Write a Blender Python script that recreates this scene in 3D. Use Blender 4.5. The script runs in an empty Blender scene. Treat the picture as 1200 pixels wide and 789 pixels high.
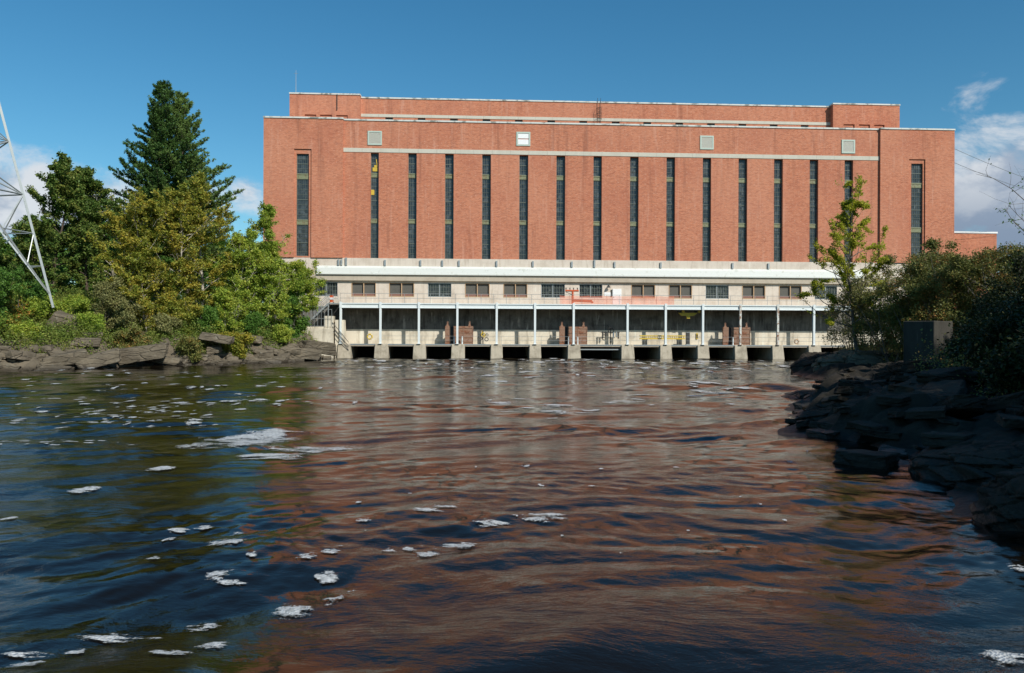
import bpy, bmesh, math, random
import numpy as np
from mathutils import Vector, Matrix
random.seed(7)
RNG = np.random.default_rng(11)
scene = bpy.context.scene
col = scene.collection
R = math.radians
F, CX, CY, CAMH, ROLL = 933.33, 600.0, 394.5, 2.8, 0.0039
TH, Y0 = R(3.04), 104.8

# ---------------------------------------------------------------- camera maths
def ray(x, y):
    cx, cz = (x-CX)/F, (CY-y)/F
    return (cx*math.cos(ROLL)-cz*math.sin(ROLL), 1.0, cz*math.cos(ROLL)+cx*math.sin(ROLL))
def fac(x, y, v=0.0):
    """photo position -> (u, z) on the plane v metres behind the brick front"""
    d = ray(x, y)
    t = (v+Y0*math.cos(TH))/(-d[0]*math.sin(TH)+d[1]*math.cos(TH))
    X, Y, Z = d[0]*t, d[1]*t, CAMH+d[2]*t
    return (X*math.cos(TH)+(Y-Y0)*math.sin(TH), Z)
def U(x, v=0.0, y=300): return fac(x, y, v)[0]
def Z(y, v=0.0, x=600): return fac(x, y, v)[1]
def at(x, y, Y):
    d = ray(x, y); return Vector((d[0]*Y, Y, CAMH+d[2]*Y))
def onwater(x, y):
    d = ray(x, y); t = -CAMH/d[2]; return (d[0]*t, t)

# ---------------------------------------------------------------- object helpers
def tag(o, label=None, cat=None, group=None, kind=None):
    if label: o['label'] = label
    if cat: o['category'] = cat
    if group: o['group'] = group
    if kind: o['kind'] = kind
    return o
def empty(name, loc=(0,0,0), rz=0.0):
    o = bpy.data.objects.new(name, None); col.objects.link(o)
    o.location = loc; o.rotation_euler = (0,0,rz); o.empty_display_size = .3
    return o
def mesh_np(name, V, Fc, mat, parent=None, smooth=False, loc=None):
    V = np.asarray(V, dtype=np.float32); Fc = np.asarray(Fc, dtype=np.int32)
    me = bpy.data.meshes.new(name)
    me.vertices.add(len(V)); me.vertices.foreach_set('co', V.ravel())
    n, k = Fc.shape
    me.loops.add(n*k); me.loops.foreach_set('vertex_index', Fc.ravel())
    me.polygons.add(n); me.polygons.foreach_set('loop_start', np.arange(0, n*k, k, dtype=np.int32))
    try: me.polygons.foreach_set('loop_total', np.full(n, k, dtype=np.int32))
    except Exception: pass
    if smooth: me.polygons.foreach_set('use_smooth', np.ones(n, dtype=bool))
    me.update(calc_edges=True); me.validate()
    if mat: me.materials.append(mat)
    o = bpy.data.objects.new(name, me); col.objects.link(o)
    if parent is not None: o.parent = parent
    if loc is not None: o.location = loc
    return o
class MB:
    def __init__(s): s.v = []; s.f = []
    def box(s, x0, x1, y0, y1, z0, z1):
        if x0 > x1: x0, x1 = x1, x0
        if y0 > y1: y0, y1 = y1, y0
        if z0 > z1: z0, z1 = z1, z0
        b = len(s.v)
        s.v += [(x0,y0,z0),(x1,y0,z0),(x1,y1,z0),(x0,y1,z0),(x0,y0,z1),(x1,y0,z1),(x1,y1,z1),(x0,y1,z1)]
        s.f += [(b,b+3,b+2,b+1),(b+4,b+5,b+6,b+7),(b,b+1,b+5,b+4),(b+1,b+2,b+6,b+5),(b+2,b+3,b+7,b+6),(b+3,b,b+4,b+7)]
        return s
    def hexa(s, pts):
        b = len(s.v); s.v += [tuple(p) for p in pts]
        s.f += [(b,b+3,b+2,b+1),(b+4,b+5,b+6,b+7),(b,b+1,b+5,b+4),(b+1,b+2,b+6,b+5),(b+2,b+3,b+7,b+6),(b+3,b,b+4,b+7)]
        return s
    def quad(s, a, b_, c, d):
        b = len(s.v); s.v += [tuple(a),tuple(b_),tuple(c),tuple(d)]; s.f.append((b,b+1,b+2,b+3)); return s
    def tube(s, p0, p1, r0, r1=None, n=8):
        r1 = r0 if r1 is None else r1
        p0, p1 = Vector(p0), Vector(p1); d = (p1-p0).normalized()
        a = d.orthogonal().normalized(); c = d.cross(a); b = len(s.v)
        for p, r in ((p0,r0),(p1,r1)):
            for i in range(n):
                t = 2*math.pi*i/n + math.pi/n
                s.v.append(tuple(p + a*(r*math.cos(t)) + c*(r*math.sin(t))))
        for i in range(n):
            j = (i+1)%n; s.f.append((b+i,b+j,b+n+j,b+n+i))
        s.f.append(tuple(b+n-1-i for i in range(n))); s.f.append(tuple(b+n+i for i in range(n)))
        return s
    def torus(s, c, R_, r, ax=(0,1,0), n=20, m=8, squash=1.0):
        ax = Vector(ax).normalized(); a = ax.orthogonal().normalized(); w = ax.cross(a); c = Vector(c); b = len(s.v)
        for i in range(n):
            t = 2*math.pi*i/n; rad = a*math.cos(t)+w*math.sin(t)
            for j in range(m):
                q = 2*math.pi*j/m
                s.v.append(tuple(c + rad*(R_+r*math.cos(q)) + ax*(r*squash*math.sin(q))))
        for i in range(n):
            for j in range(m):
                s.f.append((b+i*m+j, b+((i+1)%n)*m+j, b+((i+1)%n)*m+(j+1)%m, b+i*m+(j+1)%m))
        return s
    def build(s, name, mat, parent=None, bevel=0.0, smooth=False):
        me = bpy.data.meshes.new(name); me.from_pydata(s.v, [], s.f); me.update()
        if bevel > 0:
            bm = bmesh.new(); bm.from_mesh(me)
            bmesh.ops.bevel(bm, geom=bm.edges[:], offset=bevel, segments=1, affect='EDGES', clamp_overlap=True)
            bm.to_mesh(me); bm.free()
        if smooth: me.polygons.foreach_set('use_smooth', [True]*len(me.polygons))
        me.materials.append(mat)
        o = bpy.data.objects.new(name, me); col.objects.link(o)
        if parent is not None: o.parent = parent
        return o
def kids(o): return [c for c in list(bpy.data.objects) if c.parent == o]
def copy_tree(o, tree, parent=None):
    c = o.copy(); col.objects.link(c); c.parent = parent
    for ch in tree.get(o.name, []): copy_tree(ch, tree, c)
    return c

# ---------------------------------------------------------------- materials
def new_mat(name):
    m = bpy.data.materials.new(name); m.use_nodes = True
    nt = m.node_tree; nt.nodes.clear(); return m, nt
class N:
    def __init__(s, nt): s.nt = nt
    def n(s, typ, ins=None, **kw):
        nd = s.nt.nodes.new(typ)
        for k, v in kw.items(): setattr(nd, k, v)
        for k, v in (ins or {}).items():
            if hasattr(v, 'is_output') or isinstance(v, bpy.types.NodeSocket): s.nt.links.new(v, nd.inputs[k])
            else: nd.inputs[k].default_value = v
        return nd
    def noise(s, vec, scale, detail=4, rough=.55, dist=0):
        return s.n('ShaderNodeTexNoise', {'Vector':vec,'Scale':scale,'Detail':detail,'Roughness':rough,'Distortion':dist}).outputs['Fac']
    def vec(s, vec, sc=(1,1,1), loc=(0,0,0)):
        return s.n('ShaderNodeMapping', {'Vector':vec,'Scale':sc,'Location':loc}).outputs[0]
    def ramp(s, fac, stops, interp='LINEAR'):
        nd = s.n('ShaderNodeValToRGB', {'Fac':fac}); cr = nd.color_ramp; cr.interpolation = interp
        while len(cr.elements) < len(stops): cr.elements.new(.5)
        for e, (p, c) in zip(cr.elements, stops):
            e.position = p; e.color = (c[0],c[1],c[2],1) if not isinstance(c,(int,float)) else (c,c,c,1)
        return nd.outputs['Color']
    def mix(s, f, a, b, mode='MIX'):
        nd = s.n('ShaderNodeMix', data_type='RGBA', blend_type=mode)
        for k, v in ((0,f),(6,a),(7,b)):
            if isinstance(v, bpy.types.NodeSocket): s.nt.links.new(v, nd.inputs[k])
            else: nd.inputs[k].default_value = v if isinstance(v,(int,float)) else (v[0],v[1],v[2],1)
        return nd.outputs[2]
    def math(s, op, a, b=0.0, clamp=False):
        nd = s.n('ShaderNodeMath', operation=op, use_clamp=clamp)
        for k, v in ((0,a),(1,b)):
            if isinstance(v, bpy.types.NodeSocket): s.nt.links.new(v, nd.inputs[k])
            else: nd.inputs[k].default_value = v
        return nd.outputs[0]
    def mrange(s, v, a, b, c=0.0, d=1.0, smooth=True):
        return s.n('ShaderNodeMapRange', {'Value':v,'From Min':a,'From Max':b,'To Min':c,'To Max':d}, interpolation_type='SMOOTHSTEP' if smooth else 'LINEAR').outputs[0]
    def obj(s): return s.n('ShaderNodeTexCoord').outputs['Object']
    def pos(s): return s.n('ShaderNodeNewGeometry').outputs['Position']
    def out(s, sh, vol=None):
        o = s.n('ShaderNodeOutputMaterial'); s.nt.links.new(sh, o.inputs['Surface'])
    def pbr(s, color, rough=.8, metal=0.0, bump=None, bdist=.02, bstr=1.0, spec=.3, ior=None, **kw):
        p = s.n('ShaderNodeBsdfPrincipled')
        for k, v in (('Base Color',color),('Roughness',rough),('Metallic',metal),('Specular IOR Level',spec)):
            if isinstance(v, bpy.types.NodeSocket): s.nt.links.new(v, p.inputs[k])
            else: p.inputs[k].default_value = (v[0],v[1],v[2],1) if k=='Base Color' else v
        if ior: p.inputs['IOR'].default_value = ior
        if bump is not None:
            b = s.n('ShaderNodeBump', {'Height':bump,'Distance':bdist,'Strength':bstr}); s.nt.links.new(b.outputs[0], p.inputs['Normal'])
        return p.outputs[0]

def m_brick():
    m, nt = new_mat('red_brick'); n = N(nt)
    o = n.obj(); sx = n.n('ShaderNodeSeparateXYZ', {'Vector':o})
    h = n.math('ADD', sx.outputs[0], sx.outputs[1])
    uv = n.n('ShaderNodeCombineXYZ', {'X':h,'Y':sx.outputs[2],'Z':0.0}).outputs[0]
    bt = n.n('ShaderNodeTexBrick', {'Vector':uv,'Color1':(.52,.175,.090,1),'Color2':(.32,.096,.052,1),'Mortar':(.45,.30,.22,1),
        'Scale':1.0,'Mortar Size':.007,'Mortar Smooth':.3,'Bias':-.15,'Brick Width':.34,'Row Height':.14})
    big = n.noise(uv, .22, 5, .6); mid = n.noise(n.vec(uv,(1.2,4.5,1)), 1.1, 6, .7)
    sp = n.noise(n.vec(uv,(3,9,1)), 1.2, 3, .6)
    c = n.mix(n.mrange(mid,.35,.68), bt.outputs['Color'], (.60,.26,.155), 'MIX')
    c = n.mix(.65, bt.outputs['Color'], c)
    c = n.mix(n.math('MULTIPLY', n.mrange(big,.42,.7), .35), c, (.38,.12,.075))
    c = n.mix(n.math('MULTIPLY', n.mrange(sp,.56,.70), .6), c, (.66,.42,.32))
    st = n.noise(n.vec(uv,(1.6,.12,1)), 1.0, 4, .6)
    c = n.mix(n.math('MULTIPLY', n.mrange(st,.54,.75), .42), c, (.64,.36,.26))
    soot = n.noise(n.vec(uv,(.9,.05,1),(4,0,0)), 1.0, 4, .65)
    c = n.mix(n.math('MULTIPLY', n.mrange(soot,.52,.72), .45), c, (.20,.075,.05))
    big2 = n.noise(uv, .07, 3, .5); c = n.mix(n.math('MULTIPLY', n.mrange(big2,.4,.65), .22), c, (.62,.30,.19))
    n.out(n.pbr(c, .9, bump=bt.outputs['Fac'], bdist=.004, bstr=-.6, spec=.15)); return m
def m_concrete(name, base, dark, amount=.5, streak=1.0, scale=1.0):
    m, nt = new_mat(name); n = N(nt); o = n.obj()
    a = n.noise(o, .55*scale, 6, .65); b = n.noise(n.vec(o,(1.5,1.5,.16)), 1.4*scale, 5, .65, .4); f = n.noise(o, 9*scale, 4, .6)
    c = n.mix(n.math('MULTIPLY', n.mrange(a,.42,.72), amount), base, dark)
    c = n.mix(n.math('MULTIPLY', n.mrange(b,.50,.72), .55*streak), c, dark)
    c = n.mix(n.math('MULTIPLY', n.mrange(b,.28,.42,1,0), .5*streak), c, tuple(min(.8,x*(1.35 if base[0] > .2 else 2.6)) for x in base))
    c = n.mix(n.math('MULTIPLY', n.mrange(f,.4,.75), .25), c, tuple(x*.75 for x in base))
    n.out(n.pbr(c, .9, bump=f, bdist=.01, bstr=.5, spec=.2)); return m
def m_paint(name, c0, c1=None, rough=.5, metal=0.0, scale=3.0, amt=.6, thr=.55, spec=.4):
    m, nt = new_mat(name); n = N(nt); o = n.obj()
    a = n.noise(o, scale, 6, .65)
    c = n.mix(n.math('MULTIPLY', n.mrange(a,thr,thr+.12), amt), c0, c1 or tuple(x*.6 for x in c0))
    n.out(n.pbr(c, rough, metal, bump=a, bdist=.004, bstr=.4, spec=spec)); return m
def m_glass(name, c0, c1):
    m, nt = new_mat(name); n = N(nt); o = n.obj()
    a = n.noise(o, 2.2, 3, .6)
    v = n.n('ShaderNodeTexVoronoi', {'Vector':n.vec(o,(2.2,1,1.9)),'Scale':1.0,'Randomness':.25}).outputs['Color']
    vv = n.n('ShaderNodeSeparateColor', {'Color':v}).outputs[0]
    c = n.mix(vv, c0, c1); c = n.mix(n.mrange(a,.4,.7), c, c0)
    n.out(n.pbr(c, n.mrange(vv,0,1,.12,.35), bump=a, bdist=.01, bstr=.3, spec=.5)); return m
def m_leaf(name, cols, trans=.35, noise_scale=.5):
    m, nt = new_mat(name); n = N(nt)
    g = n.n('ShaderNodeNewGeometry'); r = g.outputs['Random Per Island']
    big = n.noise(g.outputs['Position'], noise_scale, 3, .6)
    f = n.math('ADD', n.math('MULTIPLY', r, .6), n.math('MULTIPLY', n.mrange(big,.3,.7), .4))
    k = len(cols); c = n.ramp(f, [(i/(k-1), cc) for i, cc in enumerate(cols)])
    p = n.pbr(c, .55, spec=.25)
    t = n.n('ShaderNodeBsdfTranslucent', {'Color':c}).outputs[0]
    mx = n.n('ShaderNodeMixShader', {0:trans,1:p,2:t}).outputs[0]
    n.out(mx); return m
def m_bark(name, c0, c1, scale=3.0):
    m, nt = new_mat(name); n = N(nt); o = n.obj()
    a = n.noise(n.vec(o,(1,1,.35)), scale, 6, .7)
    n.out(n.pbr(n.mix(n.mrange(a,.4,.62), c0, c1), .9, bump=a, bdist=.03, spec=.15)); return m
def m_rock(name, c0, c1, c2, lich=.3):
    m, nt = new_mat(name); n = N(nt); o = n.pos()
    a = n.noise(o, .7, 7, .65); f = n.noise(n.vec(o,(1,1,2.6)), 4.5, 7, .7, .5); l = n.noise(o, 2.6, 5, .7)
    cr = n.n('ShaderNodeTexVoronoi', {'Vector':n.vec(n.mix(.4,o,n.n('ShaderNodeTexNoise',{'Vector':o,'Scale':1.1,'Detail':4.0}).outputs['Color'],'ADD'),(.45,.45,2.1)),'Scale':1.0}, feature='DISTANCE_TO_EDGE').outputs['Distance']
    c = n.mix(n.mrange(a,.35,.65), c0, c1); c = n.mix(n.math('MULTIPLY',n.mrange(f,.5,.7),.5), c, c2)
    c = n.mix(n.math('MULTIPLY', n.mrange(l,.58,.68), lich), c, (.30,.29,.24))
    c = n.mix(n.mrange(cr,0,.03,.5,0), c, (.02,.016,.012))
    z = n.n('ShaderNodeSeparateXYZ', {'Vector':o}).outputs[2]
    wet = n.mrange(z, .05, .45, 1, 0)
    c = n.mix(n.math('MULTIPLY', wet, .7), c, (.025,.02,.014))
    hgt = n.math('ADD', f, n.math('MULTIPLY', n.mrange(cr,0,.06), .8))
    n.out(n.pbr(c, n.mrange(wet,0,1,.9,.35), bump=hgt, bdist=.09, bstr=.9, spec=.25)); return m

M = {}
M['brick'] = m_brick()
M['conc'] = m_concrete('weathered_concrete', (.68,.59,.49), (.42,.34,.26), .5, 1.0)
M['conc_tan'] = m_concrete('tan_concrete', (.50,.43,.335), (.34,.28,.21), .5, .7)
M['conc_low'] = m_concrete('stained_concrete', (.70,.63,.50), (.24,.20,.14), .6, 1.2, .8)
M['conc_dark'] = m_concrete('deck_shade_damp_concrete', (.165,.155,.135), (.045,.04,.034), .8, 1.6, 1.3)  # damp streaks, with the shade under the deck darkened into the base
M['pier'] = m_concrete('pier_concrete', (.47,.41,.31), (.17,.14,.10), .7, .9, 1.4)
M['void'] = m_concrete('dark_tunnel_concrete', (.05,.04,.035), (.02,.016,.013), .7, 1)  # near-black tone for the outlet back wall
M['stone'] = m_concrete('limestone_band', (.58,.55,.46), (.44,.41,.33), .4, .5)
M['coping'] = m_paint('weathered_coping', (.62,.63,.58), (.20,.21,.18), .6, 0, .9, .9, .5)
M['white'] = m_paint('white_roof_sheet', (.68,.69,.635), (.50,.50,.43), .5, 0, 1.6, .6)
M['wpaint'] = m_paint('white_steel_paint', (.72,.76,.74), (.42,.26,.16), .5, 0, 2.5, .6, .62)
M['wpaint_rusty'] = m_paint('rusting_white_paint', (.62,.62,.56), (.24,.11,.05), .6, 0, 3.5, .95, .47)
M['galv'] = m_paint('galvanised_steel', (.36,.385,.38), (.26,.28,.275), .45, .35, 2, .6)
M['frame'] = m_paint('window_steel_frame', (.13,.15,.125), (.09,.10,.085), .6, 0, 3, .6)
M['spandrel'] = m_paint('copper_green_spandrel', (.21,.23,.13), (.17,.12,.06), .6, 0, 5, .8, .48)
M['glass'] = m_glass('dark_window_glass', (.018,.024,.028), (.085,.105,.115))
M['glass_low'] = m_glass('gallery_window_glass', (.018,.022,.024), (.09,.10,.10))
M['screen'] = m_paint('window_screen', (.105,.10,.085), (.085,.08,.07), .8, 0, 2, .7)
M['rustframe'] = m_paint('ochre_window_frame', (.50,.33,.19), (.36,.22,.13), .7, 0, 3, .6)
M['rail_red'] = m_paint('oxide_red_sill_panel', (.23,.12,.09), (.17,.09,.07), .8, 0, 3, .6)
M['gate'] = m_paint('rusty_brown_steel', (.27,.155,.10), (.20,.07,.03), .8, 0, 2.2, .9, .5)
M['black'] = m_paint('black_rubber_and_void', (.02,.02,.02), (.04,.04,.04), .6)
M['orange'] = m_paint('orange_red_paint', (.55,.10,.03), (.35,.06,.03), .55, 0, 3, .7)
M['yellow'] = m_paint('yellow_paint', (.60,.42,.05), (.30,.20,.05), .55, 0, 3, .7)
M['doorwhite'] = m_paint('white_door_paint', (.80,.80,.78), (.70,.70,.68), .5)
M['vent'] = m_paint('pale_green_vent_metal', (.46,.54,.46), (.36,.44,.38), .5, 0, 3, .6)
M['louvre'] = m_paint('pale_louvre', (.58,.58,.50), (.48,.48,.42), .5, 0, 4, .6)
M['whitep'] = m_paint('bright_white_panel', (.84,.84,.82), (.8,.8,.78), .5)
M['dark'] = m_paint('dark_metal', (.05,.05,.045), (.08,.05,.04), .6)
M['roof'] = m_concrete('roof_gravel', (.20,.19,.17), (.12,.11,.10), .5, 0)
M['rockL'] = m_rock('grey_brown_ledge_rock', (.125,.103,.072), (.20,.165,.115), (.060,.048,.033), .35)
M['rockR'] = m_rock('shade_dark_bank_rock', (.026,.022,.016), (.052,.044,.032), (.015,.012,.009), .12)  # base colours lowered to carry the tree shade on the right bank
M['block'] = m_concrete('old_grey_block_concrete', (.062,.058,.048), (.028,.026,.022), .7, 1.2, 1.5)
M['pine'] = m_leaf('pine_needles', [(0.036,0.076,0.021),(0.065,0.134,0.028),(0.111,0.192,0.041)], .15, .4)
M['pine2'] = m_leaf('pale_pine_needles', [(0.078,0.134,0.035),(0.138,0.216,0.051),(0.196,0.293,0.070)], .2, .4)
M['leaf_dk'] = m_leaf('dark_olive_leaves', [(0.039,0.087,0.017),(0.091,0.162,0.030),(0.174,0.229,0.048),(0.326,0.304,0.065)], .3)
M['leaf_gold'] = m_leaf('golden_birch_leaves', [(0.112,0.180,0.026),(0.270,0.304,0.045),(0.426,0.370,0.056),(0.600,0.426,0.067)], .4)
M['leaf_yg'] = m_leaf('yellow_green_leaves', [(0.132,0.213,0.028),(0.243,0.354,0.045),(0.405,0.476,0.071),(0.547,0.507,0.081)], .4)
M['leaf_gr'] = m_leaf('green_leaves', [(0.054,0.140,0.026),(0.119,0.238,0.039),(0.194,0.324,0.061)], .35)
M['leaf_red'] = m_leaf('turning_leaves', [(0.092,0.182,0.030),(0.151,0.254,0.041),(0.263,0.284,0.041),(0.600,0.142,0.051)], .35)
M['leaf_sap'] = m_leaf('lime_leaves', [(.30,.33,.025),(.43,.45,.04),(.55,.52,.07)], .45)
M['leaf_br'] = m_leaf('dry_olive_leaves', [(0.150,0.165,0.060),(0.255,0.255,0.090),(0.360,0.315,0.135)], .3)
M['leaf_ol'] = m_leaf('olive_turning_leaves', [(0.083,0.107,0.030),(0.156,0.175,0.044),(0.239,0.230,0.064),(0.478,0.184,0.055)], .3)
M['leaf_sh'] = m_leaf('shade_dark_leaves', [(.014,.024,.007),(.028,.042,.011),(.048,.058,.018)], .2)  # shaded copy of the leaf colours, for the dark right-edge bushes
M['grass'] = m_leaf('bank_weeds', [(0.091,0.155,0.027),(0.182,0.237,0.041),(0.291,0.273,0.073)], .3)
M['bark'] = m_bark('grey_brown_bark', (.13,.10,.075), (.06,.045,.035))
M['birch'] = m_bark('pale_birch_bark', (.50,.46,.38), (.24,.20,.16))
M['twig'] = m_bark('grey_twig_bark', (.20,.18,.15), (.12,.10,.085))

# ---------------------------------------------------------------- numpy noise
def hash2(ix, iy, s=0):
    h = (ix*374761393 + iy*668265263 + s*2147483647*13) & 0x7fffffff
    h = (h ^ (h >> 13))*1274126177 & 0x7fffffff
    return ((h ^ (h >> 16)) & 0xffff)/65535.0
def vnoise(x, y, s=0):
    ix, iy = np.floor(x).astype(np.int64), np.floor(y).astype(np.int64)
    fx, fy = x-ix, y-iy; fx = fx*fx*(3-2*fx); fy = fy*fy*(3-2*fy)
    a, b, c, d = hash2(ix,iy,s), hash2(ix+1,iy,s), hash2(ix,iy+1,s), hash2(ix+1,iy+1,s)
    return (a*(1-fx)+b*fx)*(1-fy)+(c*(1-fx)+d*fx)*fy
def fbm(x, y, oct=4, s=0):
    r = 0; a = .5
    for k in range(oct): r = r+a*vnoise(x*2**k+k*17.3, y*2**k-k*9.1, s+k); a *= .5
    return r/(1-.5**oct)
def worley_step(x, y, s=0):
    """blocky ledges: value and edge distance of the nearest jittered cell"""
    ix, iy = np.floor(x).astype(np.int64), np.floor(y).astype(np.int64)
    best = np.full(x.shape, 9.); sec = np.full(x.shape, 9.); val = np.zeros(x.shape)
    for dx in (-1,0,1):
        for dy in (-1,0,1):
            cx, cy = ix+dx, iy+dy
            px, py = cx+hash2(cx,cy,s), cy+hash2(cx,cy,s+5)
            d = np.hypot(x-px, y-py); v = hash2(cx,cy,s+9)
            n = d < best
            sec = np.where(n, best, np.minimum(sec, d)); best = np.where(n, d, best); val = np.where(n, v, val)
    return val, sec-best
def sstep(t): t = np.clip(t, 0, 1); return t*t*(3-2*t)

# ---------------------------------------------------------------- terrain
WATER = [(-900,-40),(-60,-13),(-30,-12),(-12,-10),(-4,-7.5),(1,-4.5),(3.6,-.5),(5.4,5),(6.9,10.4),(7.35,11.8),(7.6,12.8),(8.2,14.5),(8.8,16.4),(7.7,17.6),(9.4,19.6),
 (8.5,21.8),(8.5,24.4),(10.6,30),(13.2,36.5),(15.5,41.2),(18.8,45.5),(20.4,52),(21.0,59.5),(23.5,64),(27,78),(33,93),(37,101),(41,106),(41,116),(-23.0,116),
 (-23.0,101.5),(-22.3,94),(-22.6,86.5),(-25.9,79.6),(-30.6,72.5),(-35.6,67.5),(-38.8,61),(-46,54),(-60,41),(-80,24),(-120,12),(-900,10)]
def shore_d(X, Y):
    """signed distance to the shoreline, positive on land"""
    P = np.array(WATER, float); Q = np.roll(P, -1, 0)
    best = np.full(X.shape, 1e9); inside = np.zeros(X.shape, bool)
    for (ax, ay), (bx, by) in zip(P, Q):
        dx, dy = bx-ax, by-ay; L = dx*dx+dy*dy
        t = np.clip(((X-ax)*dx+(Y-ay)*dy)/L, 0, 1)
        best = np.minimum(best, np.hypot(X-ax-t*dx, Y-ay-t*dy))
        c = ((ay > Y) != (by > Y)) & (X < dx*(Y-ay)/(by-ay+1e-12)+ax)
        inside ^= c
    return np.where(inside, -best, best)
def height(X, Y):
    X = np.asarray(X, float); Y = np.asarray(Y, float)
    d = shore_d(X, Y) + (fbm(X*.5, Y*.5, 3, 3)-.5)*1.2
    left = sstep((-X-8)/6.)*sstep((Y-10)/20.)
    hl = 2.35*sstep(d/3.0)+3.7*sstep((d-4)/12)
    hr = .75*sstep(d/1.8)+1.1*sstep((d-2)/8)+2.6*sstep((d-9)/22)
    h = hl*left+hr*(1-left)
    amp = sstep((d+.3)/1.5)*(.75+.25*left)
    w, e = worley_step(X*.55+Y*.15, Y*.8-X*.2, 4); w2, e2 = worley_step(X*1.3, Y*1.7, 8)
    near = 1-.75*sstep((d-9)/8)
    w3, e3 = worley_step(X*.62-Y*.2, Y*.55+X*.1, 14)
    h = h+amp*near*((w-.5)*.7+(w2-.5)*.28+(w3-.5)*.35-.3*(e < .06)-.12*(e2 < .06))
    h = h+(fbm(X*.8, Y*.8, 4, 6)-.5)*.7*amp
    h = np.where(d < 0, np.minimum(h, 0)-1.6*sstep(-d/3), h)
    far = np.hypot(X, Y-40)
    return h+sstep((far-150)/400)*(14*fbm(X*.004, Y*.004, 3, 2)-2)*(d > 5)
def axis(lo, hi, flo, fhi, step, ratio=1.12):
    a = list(np.arange(flo, fhi+1e-6, step)); s = step; x = flo; L = []
    while x > lo: s *= ratio; x -= s; L.append(x)
    s = step; x = a[-1]; H_ = []
    while x < hi: s *= ratio; x += s; H_.append(x)
    return np.array(L[::-1]+a+H_)
def grid_faces(ny, nx):
    i = np.arange(ny-1)[:,None]*nx+np.arange(nx-1)[None,:]
    return np.stack([i, i+1, i+nx+1, i+nx], -1).reshape(-1, 4)
def m_ground():
    m, nt = new_mat('bank_ground'); n = N(nt); o = n.pos()
    g = n.n('ShaderNodeNewGeometry'); nz = n.n('ShaderNodeSeparateXYZ', {'Vector':g.outputs['Normal']}).outputs[2]
    z = n.n('ShaderNodeSeparateXYZ', {'Vector':o}).outputs[2]
    a = n.noise(o, .6, 7, .65); f = n.noise(n.vec(o,(1,1,2.4)), 4, 7, .7, .4)
    X = n.n('ShaderNodeSeparateXYZ', {'Vector':o}).outputs[0]
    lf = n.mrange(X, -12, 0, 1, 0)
    rock = n.mix(n.mrange(a,.35,.65), n.mix(lf,(.024,.020,.015),(.125,.103,.072)), n.mix(lf,(.046,.039,.028),(.20,.165,.115)))  # right bank tones darkened to hold the tree shade
    rock = n.mix(n.math('MULTIPLY',n.mrange(f,.5,.7),.5), rock, (.07,.055,.045))
    soil = n.mix(n.mrange(f,.4,.65), (.07,.055,.03), (.06,.075,.02))
    k = n.math('MULTIPLY', n.mrange(n.math('ADD', z, n.math('MULTIPLY', a, 1.5)), 2.6, 3.6), n.mrange(nz,.55,.8))
    c = n.mix(k, rock, soil)
    wet = n.mrange(z, .02, .4, 1, 0); c = n.mix(n.math('MULTIPLY',wet,.7), c, (.025,.02,.014))
    n.out(n.pbr(c, n.mrange(wet,0,1,.92,.4), bump=f, bdist=.12, bstr=.9, spec=.2)); return m
gx = axis(-2500, 2500, -62, 46, .34); gy = axis(-2500, 2500, 4, 112, .34)
XX, YY = np.meshgrid(gx, gy); HH = height(XX, YY)
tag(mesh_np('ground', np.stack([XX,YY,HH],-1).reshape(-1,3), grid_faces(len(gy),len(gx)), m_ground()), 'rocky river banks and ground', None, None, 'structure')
def gh(x, y): return float(height(np.array([x]), np.array([y]))[0])

# ---------------------------------------------------------------- water
_w = np.random.default_rng(5)
WAVES = []
for i in range(84):
    lam = .22*(9.0/.22)**((i+_w.uniform(0,1))/84)
    ang = _w.normal(0, 1.0 if lam < .9 else .42) - .38
    WAVES.append((lam, ang, _w.uniform(0, 6.283)))
def wave(X, Y, res):
    X = np.asarray(X, float); Y = np.asarray(Y, float); z = np.zeros(X.shape)
    wx = X+(fbm(X*.16, Y*.16, 2, 21)-.5)*2.6; wy = Y+(fbm(X*.2+9, Y*.2, 2, 31)-.5)*2.0
    env1 = .2+2.6*fbm(X*.08+3, Y*.13, 3, 41)**1.9; env2 = .15+3.4*fbm(X*.16, Y*.26, 3, 51)**2.2
    for lam, ang, ph in WAVES:
        k = 2*math.pi/lam
        slope = .0145*(.80 if lam < .7 else 1.05 if lam < 1.8 else 1.22)*(1.0 if lam < 4 else .8)
        a = slope/k
        fade = sstep((lam/res-3.0)/3.0)
        if np.max(fade) <= 0: continue
        p = k*(wx*math.sin(ang)+wy*math.cos(ang))+ph
        s = np.sin(p); s = s+.22*np.cos(2*p)
        z += a*s*fade*(env1 if lam > 1.5 else env2)
    return z*(.80-.06*sstep((30-np.hypot(X,Y))/22)+.25*sstep((np.hypot(X,Y)-62)/25))
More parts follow.
